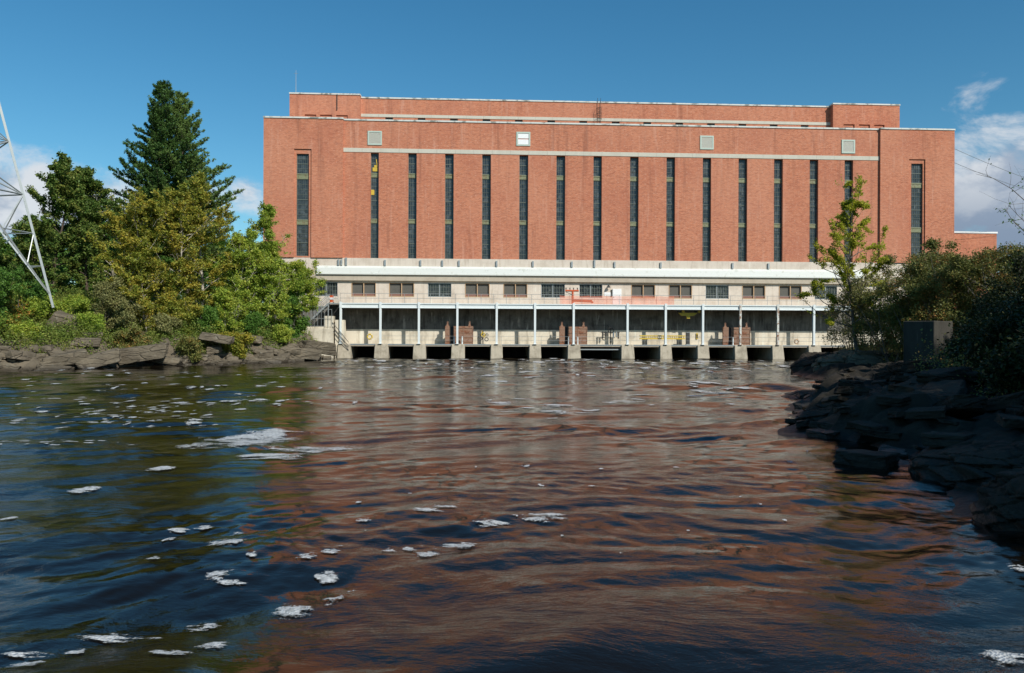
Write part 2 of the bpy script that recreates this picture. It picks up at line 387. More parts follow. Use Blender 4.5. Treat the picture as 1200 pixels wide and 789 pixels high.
def m_water():
    m, nt = new_mat('river_water'); n = N(nt); o = n.pos()
    v = n.vec(o,(.75,1,1)); 
    warp = n.n('ShaderNodeTexNoise',{'Vector':v,'Scale':.35,'Detail':2.0}).outputs['Color']
    v2 = n.n('ShaderNodeVectorMath', {0:v,1:n.n('ShaderNodeVectorMath',{0:warp,'Scale':1.5},operation='SCALE').outputs[0]}, operation='ADD').outputs[0]
    a = n.noise(v2, 1.6, 6, .55, .6)
    b = n.noise(v2, 9, 4, .6); a2 = n.noise(n.vec(v2,(.7,1.15,1)), 3.4, 5, .62, .3)
    patch = n.mrange(n.noise(v, .18, 3, .6), .36, .60, .25, 1.7)
    h = n.math('ADD', n.math('MULTIPLY', a, .026), n.math('MULTIPLY', n.math('ADD', n.math('MULTIPLY', b, .0058), n.math('MULTIPLY', a2, .020)), patch))
    c = n.mix(n.noise(o,.2,2,.5), (.004,.003,.0018), (.008,.0055,.003))
    n.out(n.pbr(c, .02, bump=h, bdist=1.0, bstr=.5, spec=.33, ior=1.333)); return m
nr, rmin, rmax = 1050, 1.2, 135.0
rr = rmin*(rmax/rmin)**(np.arange(nr)/(nr-1))
aa = np.concatenate([np.linspace(-180,-46,90,endpoint=False), np.linspace(-46,44,1150,endpoint=False), np.linspace(44,180,90)])*math.pi/180
RR, AA = np.meshgrid(rr, aa, indexing='ij'); WX, WY = RR*np.sin(AA), RR*np.cos(AA)
res = np.maximum(RR*(math.log(rmax/rmin)/nr), RR*.00137); res = np.where(np.abs(AA+.02) > .8, RR*.03, res)
WZ = wave(WX, WY, res)
Vw = np.stack([WX,WY,WZ],-1).reshape(-1,3); Fw = grid_faces(nr, len(aa))[:, ::-1]
nv = len(Vw); na = len(aa)
ro = 900.0
ring = np.stack([ro*np.sin(aa), ro*np.cos(aa), np.zeros(na)], -1); last = (nr-1)*na
Vw = np.concatenate([Vw, ring, [[0,0,0]]]); i = np.arange(na-1)
Fw = np.concatenate([Fw, np.stack([last+i, nv+i, nv+i+1, last+i+1], -1), np.stack([i, i+1, np.full(na-1,len(Vw)-1), np.full(na-1,len(Vw)-1)], -1)[:0]])
wat = mesh_np('water', Vw, Fw, m_water(), smooth=True)
tag(wat, 'dark brown river water with ripples', None, None, 'structure')

# foam: thin domed rafts lying on the moving surface
foamV, foamF, foamT = [], [], []; fcount = 0
def foam(x, y, a, b, rot=0.0, seed=0, thr=.0, n=None, holes=.0):
    global fcount
    dist = math.hypot(x, y); n = n or int(min(70, max(7, 9*a/(dist*.0016)*.25)))
    g = np.linspace(-1.25, 1.25, n); gx_, gy_ = np.meshgrid(g, np.linspace(-1.25,1.25,max(6,int(n*.6))))
    lx, ly = gx_*a, gy_*b
    px = x+lx*math.cos(rot)-ly*math.sin(rot); py = y+lx*math.sin(rot)+ly*math.cos(rot)
    px = px+(fbm(px*1.3,py*1.3,3,seed+4)-.5)*a*.35; py = py+(fbm(px*1.1,py*1.1,3,seed+8)-.5)*b*.9
    sc = 1.5/max(.12, min(a, b)); sx_ = 1.6/max(.2,a)
    f = 1-(gx_**2+gy_**2)+(fbm(gx_*1.6+seed*3.7, gy_*3.6+gx_*.8, 5, seed)-.5)*2.0-.25-thr
    fl = f.ravel(); ny_, nx_ = gx_.shape
    r_ = np.full(px.shape, dist*.0045)
    pz = wave(px, py, r_)+.010+dist*.00035+min(.014,.04*b)*np.sqrt(np.clip(f,0,1))*(.6+.6*vnoise(px*22,py*22,seed))
    q = grid_faces(ny_, nx_); keep = (fl[q] > 0).sum(1) >= 1; q = q[keep]
    if not len(q): return
    foamT.append(np.clip(fl,-.5,2)); foamV.append(np.stack([px,py,pz],-1).reshape(-1,3)); foamF.append(q+fcount); fcount += px.size
def foam_px(x0, x1, y, hpx=6, **k):
    a0, b0 = onwater(x0, y), onwater(x1, y); cx_, cy_ = (a0[0]+b0[0])/2, a0[1]
    c0, c1 = onwater((x0+x1)/2, y-hpx/2)[1], onwater((x0+x1)/2, y+hpx/2)[1]
    foam(cx_, cy_, abs(b0[0]-a0[0])/2*1.05, abs(c0-c1)/2*1.15, **k)
sd = 1
for x0,x1,y,h in [(222,350,514,20),(270,372,536,10),(300,420,526,8),(170,205,551,5),(85,122,573,6),(0,20,610,7),(165,190,657,6),(190,206,636,8),(236,286,640,10),
  (238,272,676,14),(255,290,683,5),(345,375,655,7),(375,402,648,6),(288,306,655,6),(368,400,676,14),(318,372,713,20),(375,408,703,12),(405,420,690,5),(218,260,727,10),
  (95,188,746,12),(76,100,764,9),(0,62,770,8),(10,50,784,14),(170,232,772,9),(228,272,760,12),(505,560,637,12),(486,516,646,8),(445,465,643,6),(470,490,640,5),(610,665,606,9),
  (555,596,612,7),(414,436,612,5),(480,520,600,4),(500,540,595,4),(620,660,602,4),(1150,1215,775,24),(1180,1210,668,10),(195,225,620,5),(228,252,617,5),(268,286,624,6)]:
    foam_px(x0,x1,y,h,seed=sd,holes=.30 if y>600 else .24); sd += 3
for k in range(150):   # flecks streaming off the left bank
    row = RNG.integers(0,5); y = (472,481,490,497,520)[row]+RNG.normal(0,2.2); x = (240,150,110,130,60)[row]+RNG.normal(0,(70,70,60,80,45)[row]); w = RNG.uniform(4,22)
    foam_px(x, x+w, y, RNG.uniform(.7,1.9), seed=sd, holes=.2); sd += 1
for k in range(90):
    y = RNG.uniform(432,475); x = RNG.uniform(0,400); w = RNG.uniform(3,18)
    foam_px(x, x+w, y, RNG.uniform(.5,1.3), seed=sd); sd += 1
for k in range(200):   # white water below the outlets
    y = 421.5+abs(RNG.normal(0,1))*9; x = RNG.uniform(398,945); w = RNG.uniform(3,20)
    foam_px(x, x+w, y, RNG.uniform(.3,.7)*(1+(y-421)*.03), seed=sd); sd += 1
for (xa,xb,yb) in [(540,700,441),(620,680,482),(560,660,478),(700,760,470),(790,870,455),(800,850,462)]:
    for k in range(11):
        x = RNG.uniform(xa,xb); w = RNG.uniform(5,40); foam_px(x, x+w, yb+RNG.normal(0,4), RNG.uniform(.5,1.7), seed=sd, holes=.25); sd += 1
for k in range(22):
    y = RNG.uniform(500,650); x = RNG.uniform(380,980)+(y-500)*0; w = RNG.uniform(3,12)
    foam_px(x, x+w, y, RNG.uniform(1,3), seed=sd, holes=.25); sd += 1
def m_foam():
    m, nt = new_mat('river_foam'); n = N(nt); o = n.pos()
    a = n.noise(o, 14, 4, .7); b = n.noise(o, 45, 3, .6)
    v = n.n('ShaderNodeTexVoronoi', {'Vector':o,'Scale':34.0}).outputs['Distance']
    c = n.mix(n.mrange(a,.35,.62), (.36,.37,.36), (.66,.67,.66))
    sh = n.pbr(c, .5, bump=n.math('ADD',v,b), bdist=.02, bstr=.8, spec=.5)
    th = n.n('ShaderNodeAttribute', attribute_name='thick').outputs['Fac']
    w = n.noise(n.vec(o,(.5,1,1)), 3.2, 6, .68, .5); w2 = n.noise(o, 26, 3, .65)
    al = n.math('ADD', n.math('MULTIPLY', th, 1.1), n.math('ADD', n.math('MULTIPLY', n.math('SUBTRACT', w, .5), 3.4), n.math('MULTIPLY', n.math('SUBTRACT', w2, .5), 1.6)))
    al = n.mrange(al, .12, .75, 0, .93)
    n.out(n.n('ShaderNodeMixShader', {0:al,1:n.n('ShaderNodeBsdfTransparent').outputs[0],2:sh}).outputs[0]); return m
fo = mesh_np('foam', np.concatenate(foamV), np.concatenate(foamF), m_foam(), smooth=True)
at_ = fo.data.attributes.new('thick','FLOAT','POINT'); at_.data.foreach_set('value', np.concatenate(foamT).astype(np.float32))
tag(fo, 'white foam rafts and flecks drifting on the dark river', 'foam', None, 'stuff')

# ================================================================ POWERHOUSE
PH = empty('powerhouse', (0,Y0,0), TH)
tag(PH, 'large red brick hydroelectric powerhouse with tall slit windows above a concrete gallery', 'power station')
zb = Z(304.2); zpar = Z(144.8); zband0, zband1 = Z(181.3), Z(176.6)
uL, uLb, uRb, uR = U(309), U(402), U(1030), U(1116.6)
D = 40.0
win = [(434,443.5),(478,487.9),(521.2,531.3),(564.7,574.9),(608.3,618.6),(651.7,662),(695.1,704.9),(738,748),(780.7,790.7),(823.2,833),(865.1,875.3),(906.8,917),(948.5,958.5),(989.4,999.3)]
wu = [(U(a),U(b)) for a,b in win]
zwt = Z(181.9)
T_ = .62
w = MB()
edges = [uLb]+[e for p in wu for e in p]+[uRb]
for k in range(0, len(edges), 2): w.box(edges[k], edges[k+1], 0, T_, zb, zwt)
w.box(uLb, uRb, 0, T_, zwt, zpar)
w.box(uLb, uRb, T_+.02, D, 8, zpar-.6)
w.build('brick_wall', M['brick'], PH)
# end blocks, 0.7 m proud, with a stepped niche round one wide window each
def end_block(u0, u1, ztop, n0, n1, g0, g1, zn, zg, zbot, name='end_block_wall'):
    b = MB(); P = -.30
    b.box(u0, n0, P, T_, zb, ztop); b.box(n1, u1, P, T_, zb, ztop); b.box(n0, n1, P, T_, zn, ztop)
    q = .16
    b.box(n0, g0, P+q, T_, zb, zn); b.box(g1, n1, P+q, T_, zb, zn); b.box(g0, g1, P+q, T_, zg, zn)
    b.box(g0, g1, P+q, T_, zb, zbot)
    b.box(u0, u1, T_+.02, D-2, 8, ztop-.6)
    return b.build(name, M['brick'], PH)
P = -.30
zLt = Z(138.8,P,350); zRt = Z(152.3,P,1075)
end_block(uL, uLb, zLt, U(344.2,P), U(364.5,P), U(347.4,P+.3), U(361.9,P+.3), Z(174.6,P,355), Z(180,P,355), Z(300,P,355))
end_block(uRb, uR, zRt, U(1064.9,P), U(1084,P), U(1066.8,P+.3), U(1080.3,P+.3), Z(186.7,P,1075), Z(191.6,P,1075), Z(306,P,1075))
# tall windows
def tall_window(u0, u1, z0, z1, sp, v, cols=4, wide=False):
    g = MB(); g.box(u0, u1, v, v+.03, z0, z1)
    wn = g.build('window', M['glass'], PH)
    fr = MB(); fw = .06
    segs = [z1]+[s for p in sp for s in p]+[z0]
    for k in range(0, len(segs), 2):
        top, bot = segs[k], segs[k+1]
        fr.box(u0, u0+fw, v-.07, v-.002, bot, top); fr.box(u1-fw, u1, v-.07, v-.002, bot, top)
        fr.box(u0+fw, u1-fw, v-.07, v-.002, top-fw, top); fr.box(u0+fw, u1-fw, v-.07, v-.002, bot, bot+fw)
        nrow = max(2, round((top-bot)/.62))
        for i in range(1, cols):
            uu = u0+(u1-u0)*i/cols; fr.box(uu-.016, uu+.016, v-.045, v-.004, bot+fw, top-fw)
        for i in range(1, nrow):
            zz = bot+(top-bot)*i/nrow; t = .04 if i == nrow//2 else .018
            fr.box(u0+fw, u1-fw, v-.05-t*.3, v-.006, zz-t, zz+t)
    fr.build('frame', M['frame'], wn)
    for a, b in sp:
        s = MB(); s.box(u0+.005, u1-.005, v-.10, v-.001, b, a); s.box(u0+.005, u1-.005, v-.15, v-.10, b+(a-b)*.80, a-.02); s.box(u0+.005, u1-.005, v-.13, v-.10, b+.02, b+(a-b)*.14)
        s.build('spandrel', M['spandrel'], wn)
    return wn
sp = [(Z(205.4,.4),Z(210.6,.4)),(Z(258.6,.4),Z(263.6,.4))]
for k, (a, b) in enumerate(wu):
    wn = tall_window(a, b, zb+.02, zwt, sp, .45, 4)
    if k == 0:
        y_ = MB()
        a0, z0_ = fac(438,185,.38), fac(437,199,.38)
        y_.tube((U(440.5,.38),.36,Z(187,.38,440)),(U(441.6,.38),.36,Z(196,.38,440)),.07,.05,5)
        y_.box(U(436.3,.38),U(442.4,.38),.35,.375,Z(201,.38,440),Z(196.5,.38,440)); y_.box(U(438.2,.38),U(441.6,.38),.35,.375,Z(196.4,.38,440),Z(193.6,.38,440))
        y_.build('yellow_blind', M['yellow'], wn); y_ = MB()
        y_.box(U(434.6,.38),U(438.4,.38),.35,.375,Z(228.6,.38,440),Z(222.6,.38,440))
        y_.build('yellow_blind', M['yellow'], wn)['label'] = 'yellow shapes showing behind the panes'
spl = [(Z(203,P,355),Z(209.6,P,355)),(Z(257.2,P,355),Z(263.2,P,355))]
tall_window(U(347.4,P+.3), U(361.9,P+.3), Z(300,P,355)+.01, Z(180,P,355), spl, P+.45, 6)
spr = [(Z(214.2,P,1075),Z(219.8,P,1075)),(Z(266.4,P,1075),Z(272.2,P,1075))]
tall_window(U(1066.8,P+.3), U(1080.3,P+.3), Z(306,P,1075)+.01, Z(191.6,P,1075), spr, P+.45, 6)
# stone band in blocks
b = MB(); uu = uLb; 
while uu < uRb-.01:
    nx = min(uRb, uu+2.42); b.box(uu+.008, nx-.008, -.06, -.002, zband0, zband1); uu = nx
b.build('stone_band', M['stone'], PH)
# copings
def coping(u0, u1, z, v0, v1, name='coping'):
    b = MB(); uu = u0-.06
    while uu < u1+.05:
        nx = min(u1+.06, uu+2.9); b.box(uu+.01, nx-.01, v0-.10, v0+.42, z-.001, z+.20); uu = nx
    b.box(u0-.06, u0+.3, v0+.43, v1, z, z+.2); b.box(u1-.3, u1+.06, v0+.43, v1, z, z+.2)
    b.build(name, M['coping'], PH)
coping(uLb+.08, uRb-.08, zpar+.002, 0, 5); coping(uL, uLb, zLt+.002, P, 8); coping(uRb, uR, zRt+.002, P, 8)
# vents high on the parapet
for (px_, py_, kind) in [(439.3,162,0),(613.3,163,1),(828.3,167.3,0),(994,172,0)]:
    u0, z0_ = fac(px_,py_); s = .92
    b = MB(); b.box(u0-s,u0-s+.2,-.09,-.002,z0_-s,z0_+s).box(u0+s-.2,u0+s,-.09,-.002,z0_-s,z0_+s).box(u0-s+.2,u0+s-.2,-.09,-.002,z0_+s-.2,z0_+s).box(u0-s+.2,u0+s-.2,-.09,-.002,z0_-s,z0_-s+.2)
    v_ = b.build('vent', M['vent'], PH)
    c = MB()
    if kind: c.box(u0-.7,u0+.7,-.04,-.003,z0_+.06,z0_+.7).box(u0-.7,u0+.7,-.04,-.003,z0_-.7,z0_-.06)
    else:
        for i in range(11):
            zz = z0_-.7+i*.127; c.hexa([(u0-.71,-.065,zz),(u0+.71,-.065,zz),(u0+.71,-.003,zz+.05),(u0-.71,-.003,zz+.05),(u0-.71,-.065,zz+.07),(u0+.71,-.065,zz+.07),(u0+.71,-.003,zz+.115),(u0-.71,-.003,zz+.115)])
    lv = c.build('louvre', M['whitep'] if kind else M['louvre'], v_)
# rear tier
VB = 10.0
bl, bl2, br2, br = U(341,VB,120), U(423,VB,120), U(973,VB,120), U(1050.5,VB,120)
zt0, zt1, zt2 = Z(113.2,VB,380), Z(119,VB,610), Z(125.3,VB,1010)
bw = [456,494,532,570,608,646,683.5,721.5,758.5,796,833.3,870,906.7,943]
bu = [(U(x-4.5,VB,141),U(x+4.5,VB,141)) for x in bw]; zw1, zw0 = Z(140.6,VB), Z(148,VB)
b = MB(); ed = [bl2]+[e for p in bu for e in p]+[br2]
for k in range(0,len(ed),2): b.box(ed[k],ed[k+1],VB,VB+.5,zw0,zw1)
b.box(bl2,br2,VB,VB+.5,zpar-2,zw0).box(bl2,br2,VB,VB+.5,zw1,zt1).box(bl2,br2,VB+.52,D-6,zpar-2,zt1-.5)
b.build('rear_tier_wall', M['brick'], PH)
b = MB(); uu = bl2
while uu < br2-.01:
    nx = min(br2, uu+2.5); b.box(uu+.008,nx-.008,VB-.06,VB-.002,Z(140.2,VB),Z(136.8,VB)); uu = nx
b.build('stone_band', M['stone'], PH)
for a, c in bu:
    g = MB().box(a,c,VB+.3,VB+.33,zw0,zw1).build('window', M['glass'], PH)
    f = MB().box(a,a+.06,VB+.24,VB+.298,zw0,zw1).box(c-.06,c,VB+.24,VB+.298,zw0,zw1).box((a+c)/2-.03,(a+c)/2+.03,VB+.24,VB+.298,zw0,zw1-.08).box(a,c,VB+.235,VB+.299,zw1-.07,zw1-.01).build('frame', M['frame'], g)
def rear_block(u0,u1,zt,px3,ytop,glaze):
    b = MB(); V0 = VB-.9; segs = [(U(a,V0,140),U(c,V0,140)) for a,c in px3]; zz = Z(ytop,V0,(px3[0][0]+px3[2][1])/2)
    ed = [u0]+[e for p in segs for e in p]+[u1]
    for k in range(0,len(ed),2): b.box(ed[k],ed[k+1],V0,VB+.5,zpar-2,zz)
    b.box(u0,u1,V0,VB+.5,zz,zt); b.box(u0,u1,VB+.52,D-8,zpar-2,zt-.5)
    for a,c in segs: b.box(a,c,V0+.18,VB+.5,zpar-2,zz)
    b.build('rear_block_wall', M['brick'], PH)
    for k,(a,c) in enumerate(segs):
        if k in glaze:
            m_ = (a+c)/2; MB().box(m_-.52,m_+.52,V0+.10,V0+.176,zz-2.2,zz-.45).build('window', M['glass'], PH)
rear_block(bl, bl2, zt0, [(357,370.5),(375,389),(394,407.5)], 134.6, [2])
rear_block(br2, br, zt2, [(988.5,1001.5),(1006.5,1019.5),(1024.5,1036.5)], 146, [0,1])
coping(bl2+.08,br2-.08,zt1+.002,VB,VB+3); coping(bl,bl2,zt0+.002,VB-.9,VB+6); coping(br2,br,zt2+.002,VB-.9,VB+6)
# roof
MB().box(uLb+.05,uRb-.05,T_+.03,D-.1,zpar-.55,zpar-.5).build('roof', M['roof'], PH)
# roof ladder with cage, hanging rod
b = MB(); V = VB-.18
la, lb = U(700.3,V,130), U(703.8,V,130); zl0, zl1 = Z(146,V), Z(113,V)
b.tube((la,V,zl0),(la,V,zl1),.03,n=5).tube((lb,V,zl0),(lb,V,zl1),.03,n=5)
zz = zl0
while zz < zl1-1.3: b.tube((la,V,zz),(lb,V,zz),.02,n=5); zz += .3
for zz in (zl0+.9, zl0+1.7, zl0+2.5):
    for k in range(8):
        t0, t1 = math.pi*k/8, math.pi*(k+1)/8; m_=(la+lb)/2; r_=.36
        b.tube((m_+r_*math.cos(t0),V-.75*math.sin(t0),zz),(m_+r_*math.cos(t1),V-.75*math.sin(t1),zz),.025,n=4)
for t in (.6,1.2,1.9,2.5): b.tube((m_+r_*math.cos(t),V-.75*math.sin(t),zl0+.9),(m_+r_*math.cos(t),V-.75*math.sin(t),zl0+2.5),.02,n=4)
b.build('roof_ladder', M['dark'], PH)
MB().tube((U(395,VB-1,120),VB-1.0,Z(129,VB-1,395)),(U(395,VB-1,120),VB-1.0,Z(110.5,VB-1,395)),.06,n=6).build('vent_pipe', M['dark'], PH)
# lightning lines of damp down the parapet corner: downpipe beside the right block
# ---- concrete base
uG0, uG1 = uL+.3, uR-.6
zs1, zs0 = Z(313,-.4), Z(322.6,-.4); zt_ = Z(330.2,-.25); zd = Z(356.5,-3)
b = MB().box(uL,uR,-.12,T_,zs0+.002,zb-.002)
b.build('concrete_ledge', M['conc'], PH)
b = MB()
for px_ in (397,400.5,406,451.5,493,518.5,538,582,624.5,670,720,774,858,900,696.5):
    u_ = U(px_); h0 = .0 if px_ in (696.5,406) else .25
    b.box(u_-.11,u_+.11,-.30,-.122,Z(312.8,-.2),Z(303.8,-.2)-h0)
b.build('drain_bracket', M['galv'], PH)
b = MB()
ru0, ru1 = U(372), U(1010)
b.hexa([(ru0,-.62,zs0),(ru1,-.62,zs0),(ru1,.0,zs0),(ru0,.0,zs0),(ru0,-.50,zs1-.30),(ru1,-.50,zs1-.30),(ru1,-.13,zs1),(ru0,-.13,zs1)])
b.box(ru0,ru1,-.64,-.60,zs0-.08,zs0+.10)
b.build('white_canopy_roof', M['white'], PH)
MB().box(uG0,uG1,-.40,T_,zt_,zs0-.003).build('concrete_beam', M['conc_tan'], PH)
low = [(368.6,395.7,1),(412,440.8,0),(456,485.6,0),(501.6,529,1),(545,574,0),(590,618.3,0),(634.2,662,1),(679,706,1),(739.7,768,0),(783.7,811.2,0),(827,854,1),(869.7,897,0),(912.8,939.7,0),(954.8,981,1)]
zlw1, zlw0 = Z(332.4), Z(348.8)
lu = [(U(a),U(c)) for a,c,_ in low]
b = MB(); ed = [uG0]+[e for p in lu for e in p]+[uG1]
for k in range(0,len(ed),2): b.box(ed[k],ed[k+1],-.02,.5,zlw0,zlw1)
b.box(uG0,uG1,-.02,.5,zlw1,zt_-.002).box(uG0,uG1,-.02,.5,zd-.3,zlw0)
b.build('gallery_wall', M['conc'], PH)
for (a,c),(_,_,open_) in zip(lu, low):
    g = MB().box(a,c,.2,.23,zlw0,zlw1).build('window', M['glass_low'] if open_ else M['screen'], PH)
    f = MB(); t = .09; mt = M['galv'] if open_ else M['rustframe']; m_=(a+c)/2
    vv = -.05 if not open_ else .1
    f.box(a,a+t,vv,.198,zlw0,zlw1).box(c-t,c,vv,.198,zlw0,zlw1).box(a+t,c-t,vv,.198,zlw1-t,zlw1).box(m_-t*.6,m_+t*.6,vv,.198,zlw0,zlw1-t).box(a+t,m_-t*.6,vv,.198,zlw0,zlw0+t).box(m_+t*.6,c-t,vv,.198,zlw0,zlw0+t)
    f.build('frame', mt, g)
    if open_:
        d_ = MB()
        for i in range(1,9):
            uu = a+(c-a)*i/9
            if abs(uu-m_) > .1: d_.box(uu-.025,uu+.025,.12,.19,zlw0+t,zlw1-t)
        for i in (.38,.7): d_.box(a+t,m_-t*.7,.13,.188,zlw0+(zlw1-zlw0)*i-.02,zlw0+(zlw1-zlw0)*i+.02); d_.box(m_+t*.7,c-t,.13,.188,zlw0+(zlw1-zlw0)*i-.02,zlw0+(zlw1-zlw0)*i+.02)
        d_.build('glazing_bars', M['frame'], g)
    else:
        d_ = MB().box(a+t,m_-t*.7,.10,.196,zlw0+t,zlw0+.42).box(m_+t*.7,c-t,.10,.196,zlw0+t,zlw0+.42); d_.build('sill_panel', M['rail_red'], g)
# white door, notice board, wall lamp
dr = MB().box(U(718),U(728.3),-.1,-.022,Z(356),Z(338)).build('door', M['doorwhite'], PH)
MB().tube((U(719.3),-.1,Z(347.5)),(U(719.3),-.17,Z(347.5)),.05,n=6).build('handle', M['dark'], dr)
MB().box(U(708.3),U(716.6),-.06,-.022,Z(346.3),Z(342)).build('notice_board', M['doorwhite'], PH)
lm = MB().tube((U(713),-.03,Z(333.5)),(U(713),-.4,Z(334)),.05,n=6).tube((U(713),-.4,Z(334.2)),(U(713),-.4,Z(336.6)),.12,.24,n=8).build('wall_lamp', M['dark'], PH)
MB().box(U(716),U(717.4),-.12,-.022,Z(347),Z(339)).build('switch_box', M['dark'], PH)
# deck, fascia, posts
VD = -3.05
ud0, ud1 = U(398.5,VD), U(1000,VD)
zf0 = Z(362,VD)
MB().box(ud0,ud1,VD+.12,-.022,zd-.35,zd-.02).build('gallery_deck', M['conc_tan'], PH, )
b = MB().box(ud0-.1,ud1,VD-.05,VD+.118,zf0,zd).box(ud0-.1,ud1,VD-.16,VD-.051,zd-.10,zd+.03).box(ud0-.1,ud1,VD-.12,VD-.051,zf0,zf0+.07)
b.build('fascia_beam', M['wpaint'], PH)
posts = [399.6,446,491,536,582,626.8,672,735,779.6,823.2,867,910.8,953]
zp = Z(403.5,-3.0)
for k, px_ in enumerate(posts):
    u_ = U(px_,VD+.1,380)
    b = MB().box(u_-.13,u_+.13,VD-.02-.2,VD-.02-.14,zp,zf0-.002).box(u_-.13,u_+.13,VD-.02+.08,VD+.12,zp,zf0-.002).box(u_-.045,u_+.045,VD-.16,VD+.06,zp,zf0-.002).box(u_-.24,u_+.24,VD-.35,VD+.2,zp+.002,zp+.05)
    b.box(u_-.15,u_+.15,VD-.24,VD-.165,zf0,zd+.16)
    b.build('post', M['wpaint_rusty'] if k in (11,10) else M['wpaint'], PH)
# wall behind the lower walkway: damp upper band coloured darker for the deck's shade, pale lower lift
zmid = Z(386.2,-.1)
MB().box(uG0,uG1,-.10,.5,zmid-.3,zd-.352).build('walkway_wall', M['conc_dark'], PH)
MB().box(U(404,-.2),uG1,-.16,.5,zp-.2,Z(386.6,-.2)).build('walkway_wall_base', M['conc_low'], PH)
# beams under the deck
b = MB()
for px_ in posts: u_ = U(px_,VD+.1,380); b.box(u_-.12,u_+.12,VD+.13,-.17,zd-.62,zd-.352)
b.build('deck_joists', M['dark'], PH)
# walkway slab, piers, dark draft tube outlets
MB().box(U(397,-3),ud1+3,-2.95,-.162,zp-.30,zp-.03).build('walkway_slab', M['conc_tan'], PH)
MB().box(U(397,-3),ud1,-3.02,-2.952,zp-.14,zp-.01).build('walkway_edge_rail', M['galv'], PH)
piers = [(395.7,411),(438.7,455),(484,499),(528.7,544.7),(574.8,589),(620,634),(665,680.3),(727.7,743),(773,787),(816.8,830.7),(860.3,875),(904.3,918),(946.8,962),(990,1004)]
for a, c in piers:
    u0, u1 = U(a,-3.1,410), U(c,-3.1,410); m_ = (u0+u1)/2; h = (u1-u0)/2
    b = MB(); z0_, z1_ = -1.0, zp-.004
    b.hexa([(m_-h-.05,-3.7,z0_),(m_+h+.05,-3.7,z0_),(m_+h+.03,4,z0_),(m_-h-.03,4,z0_),(m_-h+.06,-3.18,z1_-.1),(m_+h-.06,-3.18,z1_-.1),(m_+h-.06,-2.96,z1_),(m_-h+.06,-2.96,z1_)])
    b.box(m_-h,m_+h,-2.9,3.9,-1,zp-.31)
    b.build('pier', M['pier'], PH, bevel=.04)
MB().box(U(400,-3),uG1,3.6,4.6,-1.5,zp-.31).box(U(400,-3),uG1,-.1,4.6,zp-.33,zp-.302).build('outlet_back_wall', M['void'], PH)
MB().box(U(680.6,-3),U(727.2,-3),-2.7,-2.55,zp-.72,zp-.58).build('outlet_pipe', M['galv'], PH)
# railings
def railing(u0, u1, v, z, h, step, r, rows, name, mat, parent=PH):
    b = MB(); n_ = max(1, round((u1-u0)/step))
    for i in range(n_+1): uu = u0+(u1-u0)*i/n_; b.tube((uu,v,z),(uu,v,z+h),r,n=5)
    for k in rows: b.tube((u0,v,z+h*k),(u1,v,z+h*k),r,n=5)
    return b.build(name, mat, parent)
railing(ud0, ud1, VD+.25, zd, 1.25, 1.62, .026, (1,.52), 'gallery_railing', M['galv'])
railing(U(446,VD,395), ud1, VD+.2, zp, 1.0, 5.1, .018, (1,.5), 'walkway_railing', M['galv'])
# left end: landing, stair, walls, picket fence
zl = zd
uA, uB = U(385,-2.6), U(397,-2.6)
b = MB().box(uA,uB,-3.0,-1.6,zl-.12,zl).box(uA,uA+.12,-3.0,-2.9,Z(373,-3),zl-.12); b.build('stair_landing', M['galv'], PH)
b = MB(); s0 = (U(385.5,-2.6),Z(356,-2.6)); s1 = (U(366,-2.6),Z(374,-2.6))
for v_ in (-3.0,-1.9):
    b.hexa([(s0[0],v_,s0[1]-.3),(s0[0],v_+.06,s0[1]-.3),(s1[0],v_+.06,s1[1]-.3),(s1[0],v_,s1[1]-.3),(s0[0],v_,s0[1]),(s0[0],v_+.06,s0[1]),(s1[0],v_+.06,s1[1]),(s1[0],v_,s1[1])])
    b.tube((s0[0],v_,s0[1]+1.05),(s1[0],v_,s1[1]+1.05),.03,n=5); b.tube((s0[0],v_,s0[1]+.5),(s1[0],v_,s1[1]+.5),.025,n=5)
    for i in range(6): t=i/5; b.tube((s0[0]+(s1[0]-s0[0])*t,v_,s0[1]+(s1[1]-s0[1])*t),(s0[0]+(s1[0]-s0[0])*t,v_,s0[1]+(s1[1]-s0[1])*t+1.05),.025,n=5)
for i in range(11): t=(i+.5)/11; uu=s0[0]+(s1[0]-s0[0])*t; zz=s0[1]+(s1[1]-s0[1])*t-.1; b.box(uu-.13,uu+.13,-2.93,-1.91,zz-.02,zz+.02)
b.build('steel_stair', M['galv'], PH)
railing(uA,uB,-3.0,zl,1.1,.6,.025,(1,.5),'landing_railing',M['galv'])
MB().box(U(386,-1.4),U(398,-1.4),-1.4,-.5,Z(403,-1),zl-.13).build('landing_void_shade', M['black'], PH)  # solid black box painting the dark void below the landing
b = MB(); z_a = Z(376,-3)
b.hexa([(U(393,-3),-3,0),(U(405.5,-3),-3,0),(U(405.5,-3),-1.5,0),(U(393,-3),-1.5,0),(U(393,-3),-3,z_a),(U(403,-3),-3,z_a),(U(403,-3),-1.5,z_a),(U(393,-3),-1.5,z_a)])
b.box(U(380,-3.2),U(391,-3.2),-3.3,-1.5,0,Z(371.6,-3)); b.box(U(352,-3.2),U(380,-3.2),-3.5,-.5,0,Z(384,-3)); b.box(U(352,-3.2),U(391,-3.2),-3.7,-3.32,0,Z(386,-3))
b.build('stair_base_wall', M['conc_low'], PH)
railing(U(356,-3.5),U(389,-3.5),-3.45,Z(385,-3.5),Z(364,-3.5)-Z(385,-3.5),.42,.024,(1,.5,.08),'stair_fence',M['galv'])
b = MB(); p0=(U(390,-3.4),Z(379,-3.4)); p1=(U(409,-3.4),Z(402,-3.4))
for dz in (0,.5,1.0): b.tube((p0[0],-3.4,p0[1]+dz-1.0),(p1[0],-3.4,p1[1]+dz-1.0+1.0*(0)),.04,n=5)
